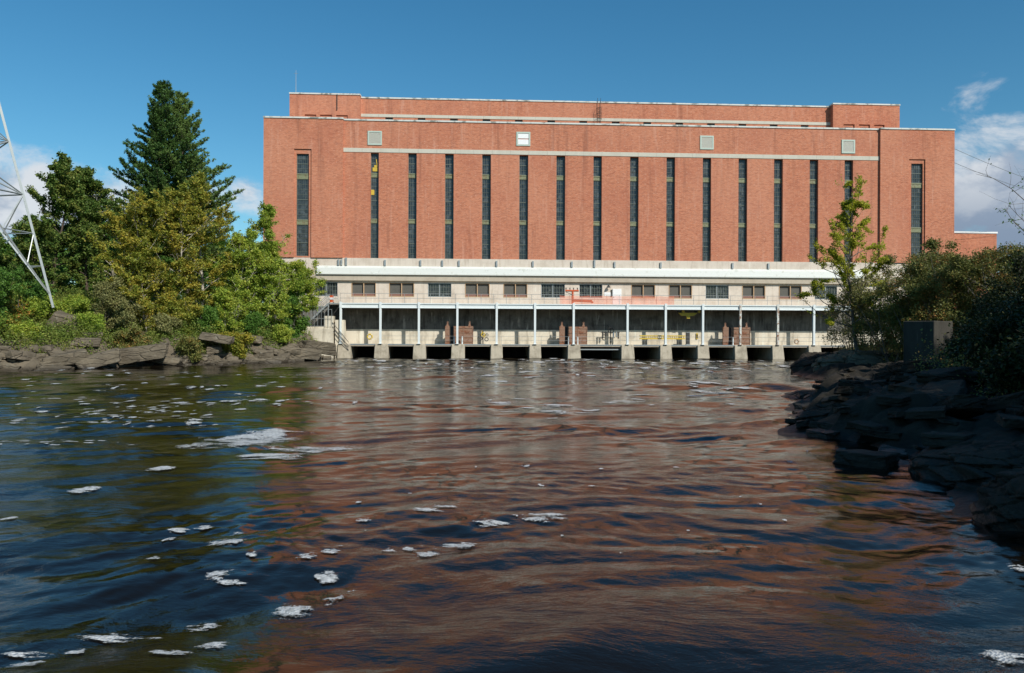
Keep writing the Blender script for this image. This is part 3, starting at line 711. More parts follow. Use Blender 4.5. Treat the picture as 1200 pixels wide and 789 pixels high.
b.build('sloping_handrail', M['dark'], PH)
# low brick wing seen past the right end
V = 14
MB().box(uR-.3,U(1168,V,280),V,V+12,4,Z(273.6,V,1140)).build('low_wing_wall', M['brick'], PH)
MB().box(uR-.1,U(1168,V,280)+.1,V-.1,V+12.1,Z(273.6,V,1140)+.002,Z(271.6,V,1140)).build('coping', M['whitep'], PH)

# ---------------------------------------------------------------- things on the powerhouse
def loc_b(u, v, z): return (u*math.cos(TH)-v*math.sin(TH), Y0+u*math.sin(TH)+v*math.cos(TH), z)
def placed(name, u, v, z, label, cat, group=None):
    return tag(empty(name, loc_b(u,v,z), TH), label, cat, group)
# steel gates
def make_gate():
    e = placed('sluice_gate', 0,0,0,'x','gate')
    W1, G, W2, Hh = .72, .34, 2.55, 2.35
    a = MB().box(0,W1,-.18,.18,.02,Hh)
    for z_ in (.3,1.1,1.9): a.box(.05,W1-.05,-.21,-.182,z_,z_+.09)
    a.build('narrow_leaf', M['gate'], e)
    c = MB().box(W1+G,W1+G+W2,-.18,.18,.02,Hh-.03)
    for z_ in (.25,.85,1.45,2.05): c.box(W1+G+.06,W1+G+W2-.06,-.24,-.182,z_,z_+.07)
    for u_ in (W1+G+.02, W1+G+W2/2, W1+G+W2-.1): c.box(u_,u_+.08,-.235,-.184,.05,Hh-.1)
    c.build('wide_leaf', M['gate'], e)
    MB().box(W1,W1+G,-.05,.1,.02,Hh-.1).build('guide_slot', M['black'], e)
    for u_ in (W1*.45, W1+G+W2*.82):
        MB().box(u_-.16,u_+.16,-.06,.06,Hh,Hh+.18).box(u_-.09,u_+.09,-.05,.05,Hh+.18,Hh+.42).torus((u_,0,Hh+.46),.09,.035).build('lifting_lug', M['gate'], e)
    return e
g0 = make_gate()
GL = ['rusty brown steel gate leaves standing on the walkway, nearest the left end of the powerhouse','rusty brown steel gate leaves standing on the walkway under the orange pipe','rusty brown steel gate leaves with one pale leaf, nearest the right end of the powerhouse']
tree = {g0.name: kids(g0)}
for k, px_ in enumerate((521.6,655.5,847.0)):
    o = g0 if k == 0 else copy_tree(g0, tree)
    o.location = loc_b(U(px_,-1.9,390),-1.9,zp-.03); o['label'] = GL[k]; o['group'] = 'steel gates stored on the walkway'
# short bollards in front
bo = MB().tube((0,0,0),(0,0,.95),.09,n=8).tube((0,0,.95),(0,0,1.0),.07,.02,n=8).build('bollard', M['wpaint'])
BL = ['short pale bollard left of the post at the left gate','short pale bollard right of the post at the left gate','short pale bollard left of the post at the middle gate','short pale bollard right of the post at the middle gate','single short pale bollard before the right gate']
for k, px_ in enumerate((532.3,541.7,666.3,677,859)):
    o = bo if k == 0 else bo.copy()
    if k: col.objects.link(o)
    o.location = loc_b(U(px_,-2.6,395),-2.6,zp-.03); tag(o, BL[k], 'bollard', 'bollards on the walkway edge')
# life rings
def ring(px_, py_, r, lab, m_, vv=-2.75):
    e = placed('life_ring', *((U(px_,vv,py_),vv,Z(py_,vv,px_))), lab, 'life ring', 'life rings on the walkway')
    MB().torus((0,0,0),r,.10).build('ring', m_, e)
    b = MB()
    for k in range(4):
        t = math.pi/4+k*math.pi/2; b.torus((r*math.cos(t),0,r*math.sin(t)),.115,.02,(-math.sin(t),0,math.cos(t)),10,5)
    b.build('band', M['whitep'], e)
ring(433.3,394.6,.30,'yellow life ring hanging near the left end of the walkway',M['yellow'])
ring(933.6,400.4,.26,'weathered pale yellow life ring leaning at the right end of the walkway',M['rustframe'])
# hose coils
e = placed('hose_reel', U(566,-2.2,393),-2.2,Z(403.5,-2.2)-.03,'tangled black and yellow hose coils on a stand right of the left gate','hose reel')
MB().tube((0,0,0),(0,0,1.75),.07,n=6).box(-.3,.3,-.25,.25,0,.06).tube((-.35,0,1.2),(.45,0,1.2),.04,n=5).build('stand', M['dark'], e)
MB().torus((-.4,-.1,.75),.28,.05).torus((.45,-.1,.65),.22,.05).torus((.5,-.12,1.2),.16,.04).torus((-.1,-.15,1.05),.2,.045).build('black_hose', M['black'], e)
MB().torus((0,-.2,1.25),.24,.055).torus((.12,-.2,1.05),.14,.045).tube((-.1,-.2,1.3),(-.15,-.2,1.75),.05,n=5).build('yellow_hose', M['yellow'], e)
# lifting beam
e = placed('lifting_beam', U(749.5,-2.2,395),-2.2,zp-.03,'long yellow slotted lifting beam propped on dark stands right of the wide outlet','lifting beam')
L = U(803,-2.2,395)-U(749.5,-2.2,395)
b = MB().box(0,L,-.12,.12,.72,.88).box(0,L,-.12,.12,1.10,1.24)
for i in range(24): uu=.2+i*(L-.4)/23; b.box(uu-.03,uu+.03,-.10,.10,.88,1.10)
b.build('beam', M['yellow'], e)
for f_ in (.12,.86): MB().box(L*f_-.25,L*f_-.12,-.2,.2,0,.718).box(L*f_+.12,L*f_+.25,-.2,.2,0,.718).box(L*f_-.3,L*f_+.3,-.2,.2,.62,.716).build('stand', M['dark'], e)
e = placed('control_cabinet', U(806,-2.0,395),-2.0,zp-.03,'narrow grey cabinet standing at the right end of the yellow lifting beam','cabinet')
MB().box(-.22,.22,-.2,.2,.1,1.6).build('body', M['dark'], e); MB().box(-.24,.24,-.22,.22,1.6,1.66).box(-.26,.26,-.24,.24,0,.1).build('cap', M['galv'], e)
# yellow hoist under the deck
e = placed('hoist', U(806.5,-1.9,368),-1.9,zd-.36,'yellow travelling hoist with two lamps hanging under the gallery deck','hoist')
MB().box(-1.55,1.45,-.12,.12,-.42,-.05).box(-1.2,-1.0,-.3,.3,-.6,-.42).box(.9,1.1,-.3,.3,-.6,-.42).build('girder', M['dark'], e)
MB().hexa([(-.9,-.15,-1.0),(.7,-.15,-1.0),(.7,.15,-1.0),(-.9,.15,-1.0),(-1.3,-.15,-.6),(1.2,-.15,-.6),(1.2,.15,-.6),(-1.3,.15,-.6)]).box(-.2,.2,-.2,.2,-1.35,-1.0).build('trolley', M['yellow'], e)
for u_ in (-.75,1.35): MB().tube((u_,-.22,-.45),(u_,-.34,-.45),.16,.2,n=10).build('lamp', M['yellow'], e)
# hanging pumps
e = placed('pump_set', U(716,-1.2,392),-1.2,zp-.03,'grey hanging pumps and hoses on a wall rack over the wide outlet','pump')
MB().box(-1.3,1.2,.3,.36,1.55,1.62).tube((0,.3,0),(0,.3,2.2),.07,n=6).build('rack', M['dark'], e)
for u_,h_,m_ in ((-1.05,.75,M['dark']),(-.7,.6,M['dark']),(.35,.7,M['whitep']),(.75,.6,M['galv']),(1.0,.8,M['dark'])):
    MB().tube((u_,.2,1.7-h_),(u_,.2,1.7),.11,n=8).tube((u_,.2,1.7-h_-.15),(u_,.2,1.7-h_),.04,.11,n=8).build('pump', m_, e)
MB().torus((0,.1,1.85),.35,.05,(0,1,0),16,6).tube((-2.6,.3,2.55),(-.4,.3,2.55),.03,n=5).tube((-.4,.3,2.55),(0,.3,2.1),.03,n=5).build('hose', M['black'], e)
e = placed('wall_gauge', U(817,-.3,392),-.25,Z(396.5,-.3),'small yellow and black gauge on the lower wall right of the cabinet','gauge')
MB().box(-.12,.12,-.06,.06,0,.75).build('housing', M['yellow'], e); MB().box(-.07,.07,-.09,-.061,.1,.6).build('face', M['black'], e)
# orange T pipe on the gallery
V = VD+.5
e = placed('pipe_gantry', U(671,V,350),V,zd-.0,'orange red T-shaped pipe with four dark valves, standing on the gallery between two dark windows','pipe')
zz = Z(340.4,V)-zd
MB().tube((0,0,0),(0,0,zz),.14,n=8).tube((0,-.02,.55),(2.5,-.02,.45),.19,n=8).tube((2.5,-.02,.45),(2.6,-.02,.2),.14,n=8).build('pipe', M['orange'], e)
MB().tube((-.95,0,zz),(.78,0,zz),.13,n=8).build('header', M['orange'], e)
for u_ in (-.85,-.35,.12,.62): MB().tube((u_,0,zz+.1),(u_,0,zz+.38),.06,n=6).tube((u_,0,zz+.3),(u_,0,zz+.38),.10,n=6).build('valve', M['dark'], e)
MB().tube((-.9,-.08,zz-.16),(-.1,-.08,zz-.5),.04,n=5).build('brace', M['dark'], e)
# orange safety netting on the railing
def m_net():
    m, nt = new_mat('orange_netting'); n = N(nt); o = n.obj()
    sx = n.n('ShaderNodeSeparateXYZ', {'Vector':o})
    h = n.noise(o, 6, 3, .6)
    d = n.pbr((.80,.24,.14), .6, bump=h, bdist=.02)
    t = n.n('ShaderNodeBsdfTransparent').outputs[0]
    fx = n.math('FRACT', n.math('MULTIPLY', sx.outputs[0], 9.0)); fz = n.math('FRACT', n.math('MULTIPLY', sx.outputs[2], 11.0))
    k = n.math('MAXIMUM', n.math('LESS_THAN', fx, .26), n.math('LESS_THAN', fz, .24))
    n.out(n.n('ShaderNodeMixShader', {0:k,1:t,2:d}).outputs[0]); return m
nu0, nu1 = U(656,VD+.2,350), U(790,VD+.2,350); nn = 90
V_ = []; 
for j in range(5):
    for i in range(nn):
        t = i/(nn-1); V_.append((nu0+(nu1-nu0)*t, VD+.2-.03*math.sin(t*70)-.02*math.sin(t*31+j), zd+.05+(1.12-.10*abs(math.sin(t*math.pi*8)))*j/4))
net = mesh_np('safety_netting', V_, grid_faces(5,nn), m_net()); net.location = (0,Y0,0); net.rotation_euler = (0,0,TH)
tag(net, 'translucent orange safety netting tied along the gallery railing beside the white door', 'netting')
# orange and white barrier at the landing
e = placed('barrier', U(388.7,-2.3,352),-2.3,zl,'small orange and white barrier on the stair landing at the left end','barrier')
MB().box(-.24,.24,-.03,.03,.12,.45).box(-.24,.24,-.03,.03,.72,1.0).build('orange_board', M['orange'], e); MB().box(-.24,.24,-.03,.03,.452,.718).build('white_board', M['whitep'], e)
MB().box(-.28,-.22,-.25,.25,0,.12).box(.22,.28,-.25,.25,0,.12).build('foot', M['dark'], e)
# roof mast
e = placed('antenna_mast', U(346.8,10,100),10,zt0+.2,'thin white antenna mast on the left corner of the rear roof','antenna')
hm = Z(82.5,10,347)-zt0-.2
MB().tube((0,0,0),(0,0,hm),.045,.02,n=6).build('mast', M['galv'], e); MB().tube((-.3,0,hm-.45),(.3,0,hm-.45),.02,n=5).box(-.15,.15,-.15,.15,0,.05).build('crossbar', M['galv'], e)
# cables to a pole beyond the frame
pb = Vector((110, 128, gh(110,128)))
e = tag(empty('utility_pole', pb), 'tall wooden utility pole beyond the right bank bushes', 'utility pole')
MB().tube((0,0,-.5),(0,0,19),.19,.12,n=8).build('pole', M['bark'], e); MB().box(-1.2,1.2,-.08,.08,17.6,17.8).build('crossarm', M['bark'], e)
for k, (y_, du) in enumerate(((171.5,0),(175.5,.9))):
    s_ = Vector(loc_b(uR, 1+3*k, Z(y_,1,1117))); t_ = pb+Vector((-.9+1.8*k,0,17.8)); b = MB(); pv = s_
    for i in range(1,25):
        t = i/24; q = s_.lerp(t_, t)-Vector((0,0,(1.6+k*.7)*4*t*(1-t))); b.tube(pv,q,.03,n=4); pv = q
    tag(b.build('cable', M['galv']), ['upper','lower'][k]+' pale overhead cable running right from the powerhouse wall', 'cable', 'overhead cables')

# ================================================================ TRANSMISSION TOWER
TW = tag(empty('transmission_tower', (0,0,0)), 'grey lattice steel transmission tower with splayed legs on the left bank', 'transmission tower')
foot = at(58.5,345,72.0); rad = 9.6
bx, by = 0.0, 0.0; hw = rad/math.sqrt(2)
TW.location = (foot.x-rad*.85, foot.y-rad*.53, 0); TW.rotation_euler = (0,0,math.atan2(.53,.85)-math.pi/4)
z0 = foot.z; k_ = .166
def tw(sx, sy, z):
    h = max(.9, hw-(z-z0)*k_); return Vector((bx+sx*h, by+sy*h, z))
def bar(p, q, r, name='brace'):
    MB().tube(p,q,r,n=4).build(name, M['galv'], TW)
z1 = z0+(345-230)/F*71.5; z2 = z1+.43*(z1-z0)+.6
for sx in (-1,1):
    for sy in (-1,1):
        b = MB(); b.tube(tw(sx,sy,z0-1.2),tw(sx,sy,z0+(hw-.9)/k_),.14,n=4).tube(tw(sx,sy,z0+(hw-.9)/k_),tw(sx,sy,z0+44),.11,n=4); b.build('leg', M['galv'], TW)
def face(sa, sb):
    A = lambda z: tw(sa[0],sa[1],z); B = lambda z: tw(sb[0],sb[1],z); mid = lambda z: (A(z)+B(z))/2
    bar(A(z1),B(z1),.075,'girt')
    bar(A(z0),mid(z1),.10); bar(B(z0),mid(z1),.10)
    zm = (z0+z1)/2; bar(A(zm+1),A(z0).lerp(mid(z1),.62),.05); bar(B(zm+1),B(z0).lerp(mid(z1),.62),.05)
    bar(A(z1),A(z0).lerp(mid(z1),.62),.07); bar(B(z1),B(z0).lerp(mid(z1),.62),.07)
    bar(A(zm+1),A(z0).lerp(mid(z1),.30),.05); bar(B(zm+1),B(z0).lerp(mid(z1),.30),.05)
    bar(A(zm-1.9),A(z0).lerp(mid(z1),.27),.045); bar(B(zm-1.9),B(z0).lerp(mid(z1),.27),.045)
    zc = z1+4.6; bar(A(z1),B(zc),.07); bar(B(z1),A(zc),.07); bar(A(zc),B(zc),.05,'girt')
    zq = zc
    for dz in (4.6,4.2,3.6,3.4,3.2,3.2,3.2,3.2): bar(A(zq),B(zq+dz),.05); bar(B(zq),A(zq+dz),.05); zq += dz
for a, b_ in (((-1,-1),(1,-1)),((1,-1),(1,1)),((1,1),(-1,1)),((-1,1),(-1,-1))): face(a,b_)
for zz in (z0+31,z0+37): 
    for s in (-1,1): MB().tube(tw(s,-1,zz),(bx+s*7,by,zz+.5),.07,n=4).tube(tw(s,1,zz),(bx+s*7,by,zz+.5),.07,n=4).tube(tw(s,-1,zz+1.6),(bx+s*7,by,zz+.5),.06,n=4).build('crossarm', M['galv'], TW)

# ================================================================ TREES
def tubes(paths, n=5):
    V, Fc = [], []; base = 0
    for P, r in paths:
        P = np.asarray(P, float); r = np.asarray(r, float); k = len(P)
        T = np.gradient(P, axis=0); T /= np.linalg.norm(T,axis=1,keepdims=True)+1e-9
        ref = np.where(np.abs(T[:,2:3]) > .9, [[1.,0,0]], [[0,0,1.]]); A = np.cross(T, ref); A /= np.linalg.norm(A,axis=1,keepdims=True)+1e-9; B = np.cross(T, A)
        t = np.arange(n)*2*math.pi/n
        ringv = P[:,None,:]+r[:,None,None]*(A[:,None,:]*np.cos(t)[None,:,None]+B[:,None,:]*np.sin(t)[None,:,None])
        V.append(ringv.reshape(-1,3))
        i = np.arange(k-1)[:,None]*n; j = np.arange(n)[None,:]; j2 = (j+1)%n
        Fc.append(np.stack([i+j,i+j2,i+n+j2,i+n+j],-1).reshape(-1,4)+base); base += k*n
    return np.concatenate(V), np.concatenate(Fc)
def leaves(C, size, rng, up=.35, asp=.55):
    n = len(C); nr_ = rng.normal(size=(n,3)); nr_[:,2] = np.abs(nr_[:,2])+up; nr_ /= np.linalg.norm(nr_,axis=1,keepdims=True)
    a = np.cross(nr_, rng.normal(size=(n,3))); a /= np.linalg.norm(a,axis=1,keepdims=True)+1e-9; b = np.cross(nr_, a)
    s = size*rng.uniform(.6,1.35,(n,1)); a = a*s*.5; b = b*s*.5*asp
    V = np.stack([C-a, C+b-a*.1, C+a, C-b-a*.1],1).reshape(-1,3)
    return V, np.arange(n*4).reshape(n,4)
def unit(v): return v/(np.linalg.norm(v)+1e-9)
def branch(p, d, L, r, rng, seg=5, up=.12, wob=.16, tip=.25):
    P = [p]; q = p.copy(); d = unit(d)
    for i in range(seg):
        d = unit(d+rng.normal(0,wob,3)+np.array([0,0,up])); q = q+d*L/seg; P.append(q.copy())
    return np.array(P), np.linspace(r, r*tip, seg+1)
def pt_on(P, t):
    f = t*(len(P)-1); i = min(int(f), len(P)-2); return P[i]+(P[i+1]-P[i])*(f-i), unit(P[i+1]-P[i])
def broadleaf(name, base, H, Rc, label, cat, mat, bark, seed, cb=.25, nl=26, lean=(0,0), nleaf=30000, ls=.16, stems=1, prof=None, sub=7, spread=.17, up=.10, twigs=False, group=None, sink=.3):
    rng = np.random.default_rng(seed); bx_, by_, bz_ = base
    Rc = Rc*1.18; nleaf = int(nleaf*.72); ls = ls*1.42
    root = tag(empty(name, base), label, cat, group)
    paths = []; subs = []
    prof = prof or (lambda t: math.sin(math.pi*min(1,(t*.85+.12)))**.8)
    for s in range(stems):
        ang = rng.uniform(0,6.28); off = (0 if stems == 1 else 1)
        d0 = np.array([lean[0]+off*math.cos(ang)*.38, lean[1]+off*math.sin(ang)*.38, 1.0])
        Hs = H*(rng.uniform(.7,1.0) if stems > 1 else 1)
        P, r = branch(np.array([off*math.cos(ang)*.15,off*math.sin(ang)*.15,-sink]), d0, Hs, max(.03,H*.013)*(1 if stems==1 else .55), rng, seg=9, up=.05, wob=.07, tip=.12)
        paths.append((P,r)); n_l = max(4, nl//stems)
        for i in range(n_l):
            t = cb+(1-cb)*((i+rng.uniform(0,1))/n_l); p, td = pt_on(P, min(.995,t)); q = (t-cb)/(1-cb)
            az = i*2.4+rng.uniform(-.5,.5); L = Rc*prof(q)*rng.uniform(.6,1.2)*(1 if stems==1 else .75)+.15
            el = .15+.9*q*.8+rng.uniform(-.15,.25)
            d = np.array([math.cos(az)*math.cos(el), math.sin(az)*math.cos(el), math.sin(el)])+td*.15
            B, rb = branch(p, d, L, max(.014,r[0]*.38*(1-.6*t)), rng, 5, up, .17)
            paths.append((B,rb))
            ns = max(3, int(sub*(.5+L/Rc)))
            for k in range(ns):
                u_ = rng.uniform(.22,1); p2, d2 = pt_on(B, u_)
                dd = unit(d2*.8+rng.normal(0,.62,3)); S, rs = branch(p2, dd, L*.42*(1.15-.6*u_)*rng.uniform(.6,1.3)+.2, max(.008,rb[2]*.45), rng, 3, .06, .2)
                paths.append((S,rs)); subs.append(S)
        subs.append(P[-3:])
    V, Fc = tubes(paths, 5); mesh_np('trunk', V, Fc, bark, root, smooth=True)
    if nleaf:
        per = rng.gamma(.9, 1.0, len(subs)); per = per/per.sum()*nleaf; C = []
        for S, m_ in zip(subs, per):
            m_ = int(m_); 
            if m_ < 1: continue
            t = rng.beta(2.2,1.3,m_)*(len(S)-1); i = np.minimum(t.astype(int), len(S)-2); f = (t-i)[:,None]
            pp = S[i]*(1-f)+S[i+1]*f
            C.append(pp+rng.normal(0,spread,(m_,3))*np.array([1,1,.7]))
        C = np.concatenate(C); C = C[C[:,2] > .1]
        V, Fc = leaves(C, ls, rng); mesh_np('crown', V, Fc, mat, root)
    return root
def conifer(name, base, H, Rc, label, mat, seed, lean=(0,0), density=1.0, top=.0, gap=.25):
    rng = np.random.default_rng(seed); root = tag(empty(name, base), label, 'tree')
    P, r = branch(np.array([0,0,-.4]), np.array([lean[0],lean[1],1.]), H, H*.014, rng, 12, .03, .02, .08)
    paths = [(P,r)]; C = []; Dn = []
    nwh = int(H*1.25)
    for w_ in range(nwh):
        t = gap+(1-gap)*(w_+rng.uniform(-.3,.3))/nwh; t = min(.992,max(gap,t)); p, td = pt_on(P, t); q = (t-gap)/(1-gap)
        nb = rng.integers(4,7); a0 = rng.uniform(0,6.28)
        for b_ in range(nb):
            az = a0+b_*6.283/nb+rng.uniform(-.3,.3)
            L = Rc*(min(1,(1-q)*1.45)**.85)*rng.uniform(.45,1.25)*(.82+.18*min(1,q*4))+.35
            el = -.12+.75*q**1.5+rng.uniform(-.12,.14)
            d = np.array([math.cos(az)*math.cos(el), math.sin(az)*math.cos(el), math.sin(el)])
            B, rb = branch(p, d, L, .018+.012*L, rng, 6, .09, .07); paths.append((B,rb))
            ns = int(L*3.2*density)+3
            for k in range(ns):
                u_ = (k+rng.uniform(0,1))/ns*.85+.15; p2, d2 = pt_on(B, u_)
                side = 1 if k%2 else -1; perp = unit(np.cross(d2,[0,0,1.]))*side
                l2 = (.35+L*.26*(1.1-u_))*rng.uniform(.6,1.2)
                S, rs = branch(p2, d2*.75+perp*.8+np.array([0,0,.22]), l2, .012, rng, 3, .1, .1); paths.append((S,rs))
                nt_ = int(l2*9)+3
                for j in range(nt_):
                    pp, dd = pt_on(S, (j+.5)/nt_*.98); C.append(pp+rng.normal(0,.05,3)); Dn.append(dd)
    V, Fc = tubes(paths, 4); mesh_np('trunk', V, Fc, M['bark'], root, smooth=True)
    C = np.array(C); Dn = np.array(Dn); k = 7
    Cn = np.repeat(C, k, 0); dn = np.repeat(Dn, k, 0); n_ = len(Cn)
    dd = dn*.8+rng.normal(0,.75,(n_,3))+np.array([0,0,.35]); dd /= np.linalg.norm(dd,axis=1,keepdims=True)
    s = rng.uniform(.17,.33,(n_,1)); b = np.cross(dd, rng.normal(size=(n_,3))); b /= np.linalg.norm(b,axis=1,keepdims=True); b = b*.032
    V = np.stack([Cn-b, Cn+dd*s*.6-b*1.3, Cn+dd*s, Cn+dd*s*.6+b*1.3],1).reshape(-1,3)
    mesh_np('crown', V, np.arange(n_*4).reshape(n_,4), mat, root)
    return root
def base_at(px_, Y): 
    X = (px_-CX)/F*Y; return (X, Y, gh(X,Y))
def Ht(py_, Y, base): return CAMH+(CY-.0039*(600-(base[0]/Y*F+CX))-py_)/F*Y-base[2]

# left bank
b_ = base_at(183,94); conifer('pine_tree', b_, Ht(97,94,b_), 5.3, 'tall dark green pine towering over the left bank trees', M['pine'], 3, (0,0), .95)
b_ = base_at(220,96); conifer('pine_tree', b_, Ht(110,96,b_), 5.8, 'paler green pine with a second pointed top behind the dark pine', M['pine2'], 8, (0,0), .7)
LT = [ # px, depth, top y, radius, label, mat, bark, cb, nl, nleaf, ls, lean, stems
 (62,84,186,3.4,'dark olive tree with a ragged top next to the transmission tower','leaf_dk','bark',.12,34,50000,.19,(-.02,0),1),
 (104,86,190,3.3,'dark olive tree with an upright top between the tower and the pine','leaf_dk','bark',.12,34,50000,.19,(0,0),1),
 (28,80,262,3.0,'low dark green tree behind the lattice tower leg','leaf_dk','bark',.12,24,30000,.18,(0,0),1),
 (135,90,218,3.2,'olive birch close against the left flank of the pine','leaf_dk','birch',.12,28,36000,.18,(0,0),1),
 (150,77,238,3.6,'golden green birch in front of the pine, its trunk pale','leaf_gold','birch',.16,34,46000,.165,(0,0),1),
 (196,79,226,3.7,'tall golden birch directly below the pine','leaf_gold','birch',.16,36,50000,.165,(.0,0),1),
 (236,84,214,3.4,'olive gold birch at the right flank of the pine','leaf_gold','birch',.14,34,42000,.165,(-.02,0),1),
 (172,77,300,2.9,'short golden birch low on the bank under the tall birches','leaf_gold','birch',.12,26,30000,.15,(0,0),1),
 (296,89,226,2.4,'slender yellow green birch with a narrow top touching the powerhouse corner','leaf_yg','birch',.16,30,26000,.16,(.03,0),1),
 (276,87,282,3.2,'yellow green birch between the golden birch and the slender birch','leaf_yg','birch',.10,30,36000,.16,(0,0),1),
 (312,89,300,3.5,'broad yellow green birch leaning over the rocks','leaf_yg','birch',.08,34,46000,.16,(.05,0),1),
 (338,93,312,3.0,'yellow green birch with a branch reaching across the gallery windows','leaf_yg','birch',.10,30,34000,.16,(.16,0),1),
 (340,92,352,2.3,'dense green bushy tree low beside the stair base','leaf_gr','birch',.05,24,28000,.16,(.0,0),1),
 (262,82,345,2.2,'low leafy yellow green sapling clump over the rocks','leaf_yg','birch',.05,22,24000,.15,(0,0),1),
]
for k,(px_,Y,ty,rc,lab,lm_,bk,cb,nl,nlf,ls,lean,st) in enumerate(LT):
    b_ = base_at(px_,Y); broadleaf('birch_tree' if bk=='birch' else 'leafy_tree', b_, Ht(ty,Y,b_), rc, lab, 'tree', M[lm_], M[bk], 100+k, cb, nl, lean, nlf, ls, st, group='trees on the left bank')
wood = None
for k,(px_,Y,ty,sx) in enumerate([(5,112,285,1.1),(45,118,272,1.0),(90,112,268,1.1),(130,120,262,1.2),(170,113,268,1.1),(215,122,262,1.2),(255,112,288,1.1),(290,120,296,1.0),(-40,116,280,1.1),(20,98,315,.8),(75,97,318,.8),(120,99,312,.8),(250,99,320,.8),(285,102,325,.8)]):
    b_ = base_at(px_,Y); h_ = Ht(ty,Y,b_)/12
    if wood is None: wood = broadleaf('wood_tree', b_, 12, 4.6, 'x', 'tree', M['leaf_gr'], M['bark'], 150, .06, 40, (0,0), 34000, .26, 1, spread=.35, sub=8); wt = {wood.name: kids(wood)}; o = wood
    else: o = copy_tree(wood, wt); o.location = b_; o.rotation_euler = (0,0,k*1.1)
    o.scale = (h_*sx,h_*sx,h_); tag(o, 'green tree of the wood behind the birches and the tower on the left bank', 'tree', 'wood behind the left bank trees')
LB = [(12,70,318,2.3,'red tinged bush at the left edge under the lattice tower','leaf_red'),(50,73,352,1.7,'bright yellow green bush under the tower foot','leaf_yg'),(85,74,346,1.7,'pale green bush between the tower foot and the boulder','leaf_yg'),
 (122,74,325,2.2,'olive green bush right of the boulder','leaf_br'),(150,74,352,1.6,'low olive bush above the rock ledge','leaf_br'),(212,78,345,1.8,'green gold bush above the split rock','leaf_gold'),
 (238,80,360,1.4,'small bright green bush over the stone rubble','leaf_gr'),(-18,66,300,2.6,'tall green bush at the very left edge','leaf_gr'),(35,74,330,2.2,'dark green bush behind the tower legs','leaf_gr'),(8,66,365,1.4,'low green bush on the rocks at the left edge','leaf_red'),
 (195,76,368,1.3,'small olive bush in the middle of the ledge','leaf_br'),(300,85,366,1.4,'green bush hanging over the dark rocks','leaf_gr'),(225,74.5,392,1.1,'low olive green shrub spilling over the middle of the ledge','leaf_ol'),(275,79.5,388,1.2,'small golden shrub hanging over the water end of the ledge','leaf_gold'),(28,66,388,1.0,'low leafy shrub draped over the left edge rocks','leaf_yg'),(330,86,384,1.3,'dense yellow green shrub drooping over the dark rock hump','leaf_yg'),(155,71,386,1.0,'small olive shrub rooted in the ledge above the big slab','leaf_ol'),(105,72,368,1.3,'small yellow green bush over the ledge','leaf_yg')]
for k,(px_,Y,ty,rc,lab,lm_) in enumerate(LB):
    b_ = base_at(px_,Y); broadleaf('bush', b_, max(1.2,Ht(ty,Y,b_)), rc, lab, 'bush', M[lm_], M['twig'], 200+k, .08, 30, (0,0), 17000, .13, 5, sub=5, group='bushes on the left bank')

# right bank
def bush(px_,Y,ty,rc,lab,lm_,seed,nlf=20000,ls=.10,stems=6,**k):
    b_ = base_at(px_,Y); return broadleaf('bush', b_, max(.9,Ht(ty,Y,b_)), rc, lab, 'bush', M[lm_], M['twig'], seed, .08, 36, k.pop('lean',(0,0)), nlf, ls, stems, sub=6, spread=.2, group='bushes on the right bank', **k)
RB = [(1000,61,328,1.9,'sparse grey twigged bush below the lime sapling','leaf_br',9000),(1040,57,311,2.4,'thin olive bush left of the concrete block','leaf_br',15000),(1062,60,293,2.4,'green bush rising under the right end window','leaf_ol',26000),
 (1085,55,289,2.6,'rounded green bush above the concrete block','leaf_ol',26000),(1120,52,277,2.8,'red flecked green bush in front of the low brick wing','leaf_ol',30000),(1155,50,279,2.8,'dense olive bush right of the concrete block','leaf_ol',28000),
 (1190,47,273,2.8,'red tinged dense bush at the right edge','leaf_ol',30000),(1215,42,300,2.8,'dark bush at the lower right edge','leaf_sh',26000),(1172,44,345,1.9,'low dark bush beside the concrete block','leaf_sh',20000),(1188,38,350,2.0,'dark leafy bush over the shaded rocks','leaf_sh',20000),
 (1020,64,323,2.0,'twiggy brown bush behind the boulder','leaf_br',9000),(1105,62,285,2.6,'tall dark green bush behind the others','leaf_ol',24000),(1170,60,283,2.8,'tall green bush behind the red tinged bush','leaf_ol',24000)]
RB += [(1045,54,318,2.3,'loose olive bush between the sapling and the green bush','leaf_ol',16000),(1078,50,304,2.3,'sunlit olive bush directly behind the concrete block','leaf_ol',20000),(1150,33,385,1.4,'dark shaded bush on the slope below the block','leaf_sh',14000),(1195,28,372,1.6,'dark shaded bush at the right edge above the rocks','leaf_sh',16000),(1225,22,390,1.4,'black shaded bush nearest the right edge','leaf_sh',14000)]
for k,(px_,Y,ty,rc,lab,lm_,nlf) in enumerate(RB): bush(px_,Y,ty,rc,lab,lm_,300+k,nlf)
b_ = base_at(1004,58)
broadleaf('lime_sapling', b_, Ht(226,58,b_), 3.9, 'airy lime green young tree with ascending branches in front of the powerhouse', 'tree', M['leaf_sap'], M['twig'], 402, .20, 38, (.02,0), 36000, .105, 1,
   prof=lambda t: (1.0-t*.70) if t > .12 else .75, sub=4, spread=.10, up=.13)
b_ = base_at(1218,46)
broadleaf('bare_tree', b_, Ht(172,46,b_), 4.4, 'mostly bare tree with twisting grey branches at the right edge', 'tree', M['leaf_gr'], M['twig'], 405, .3, 20, (.02,0), 700, .12, 1, sub=6, spread=.12, up=.03)
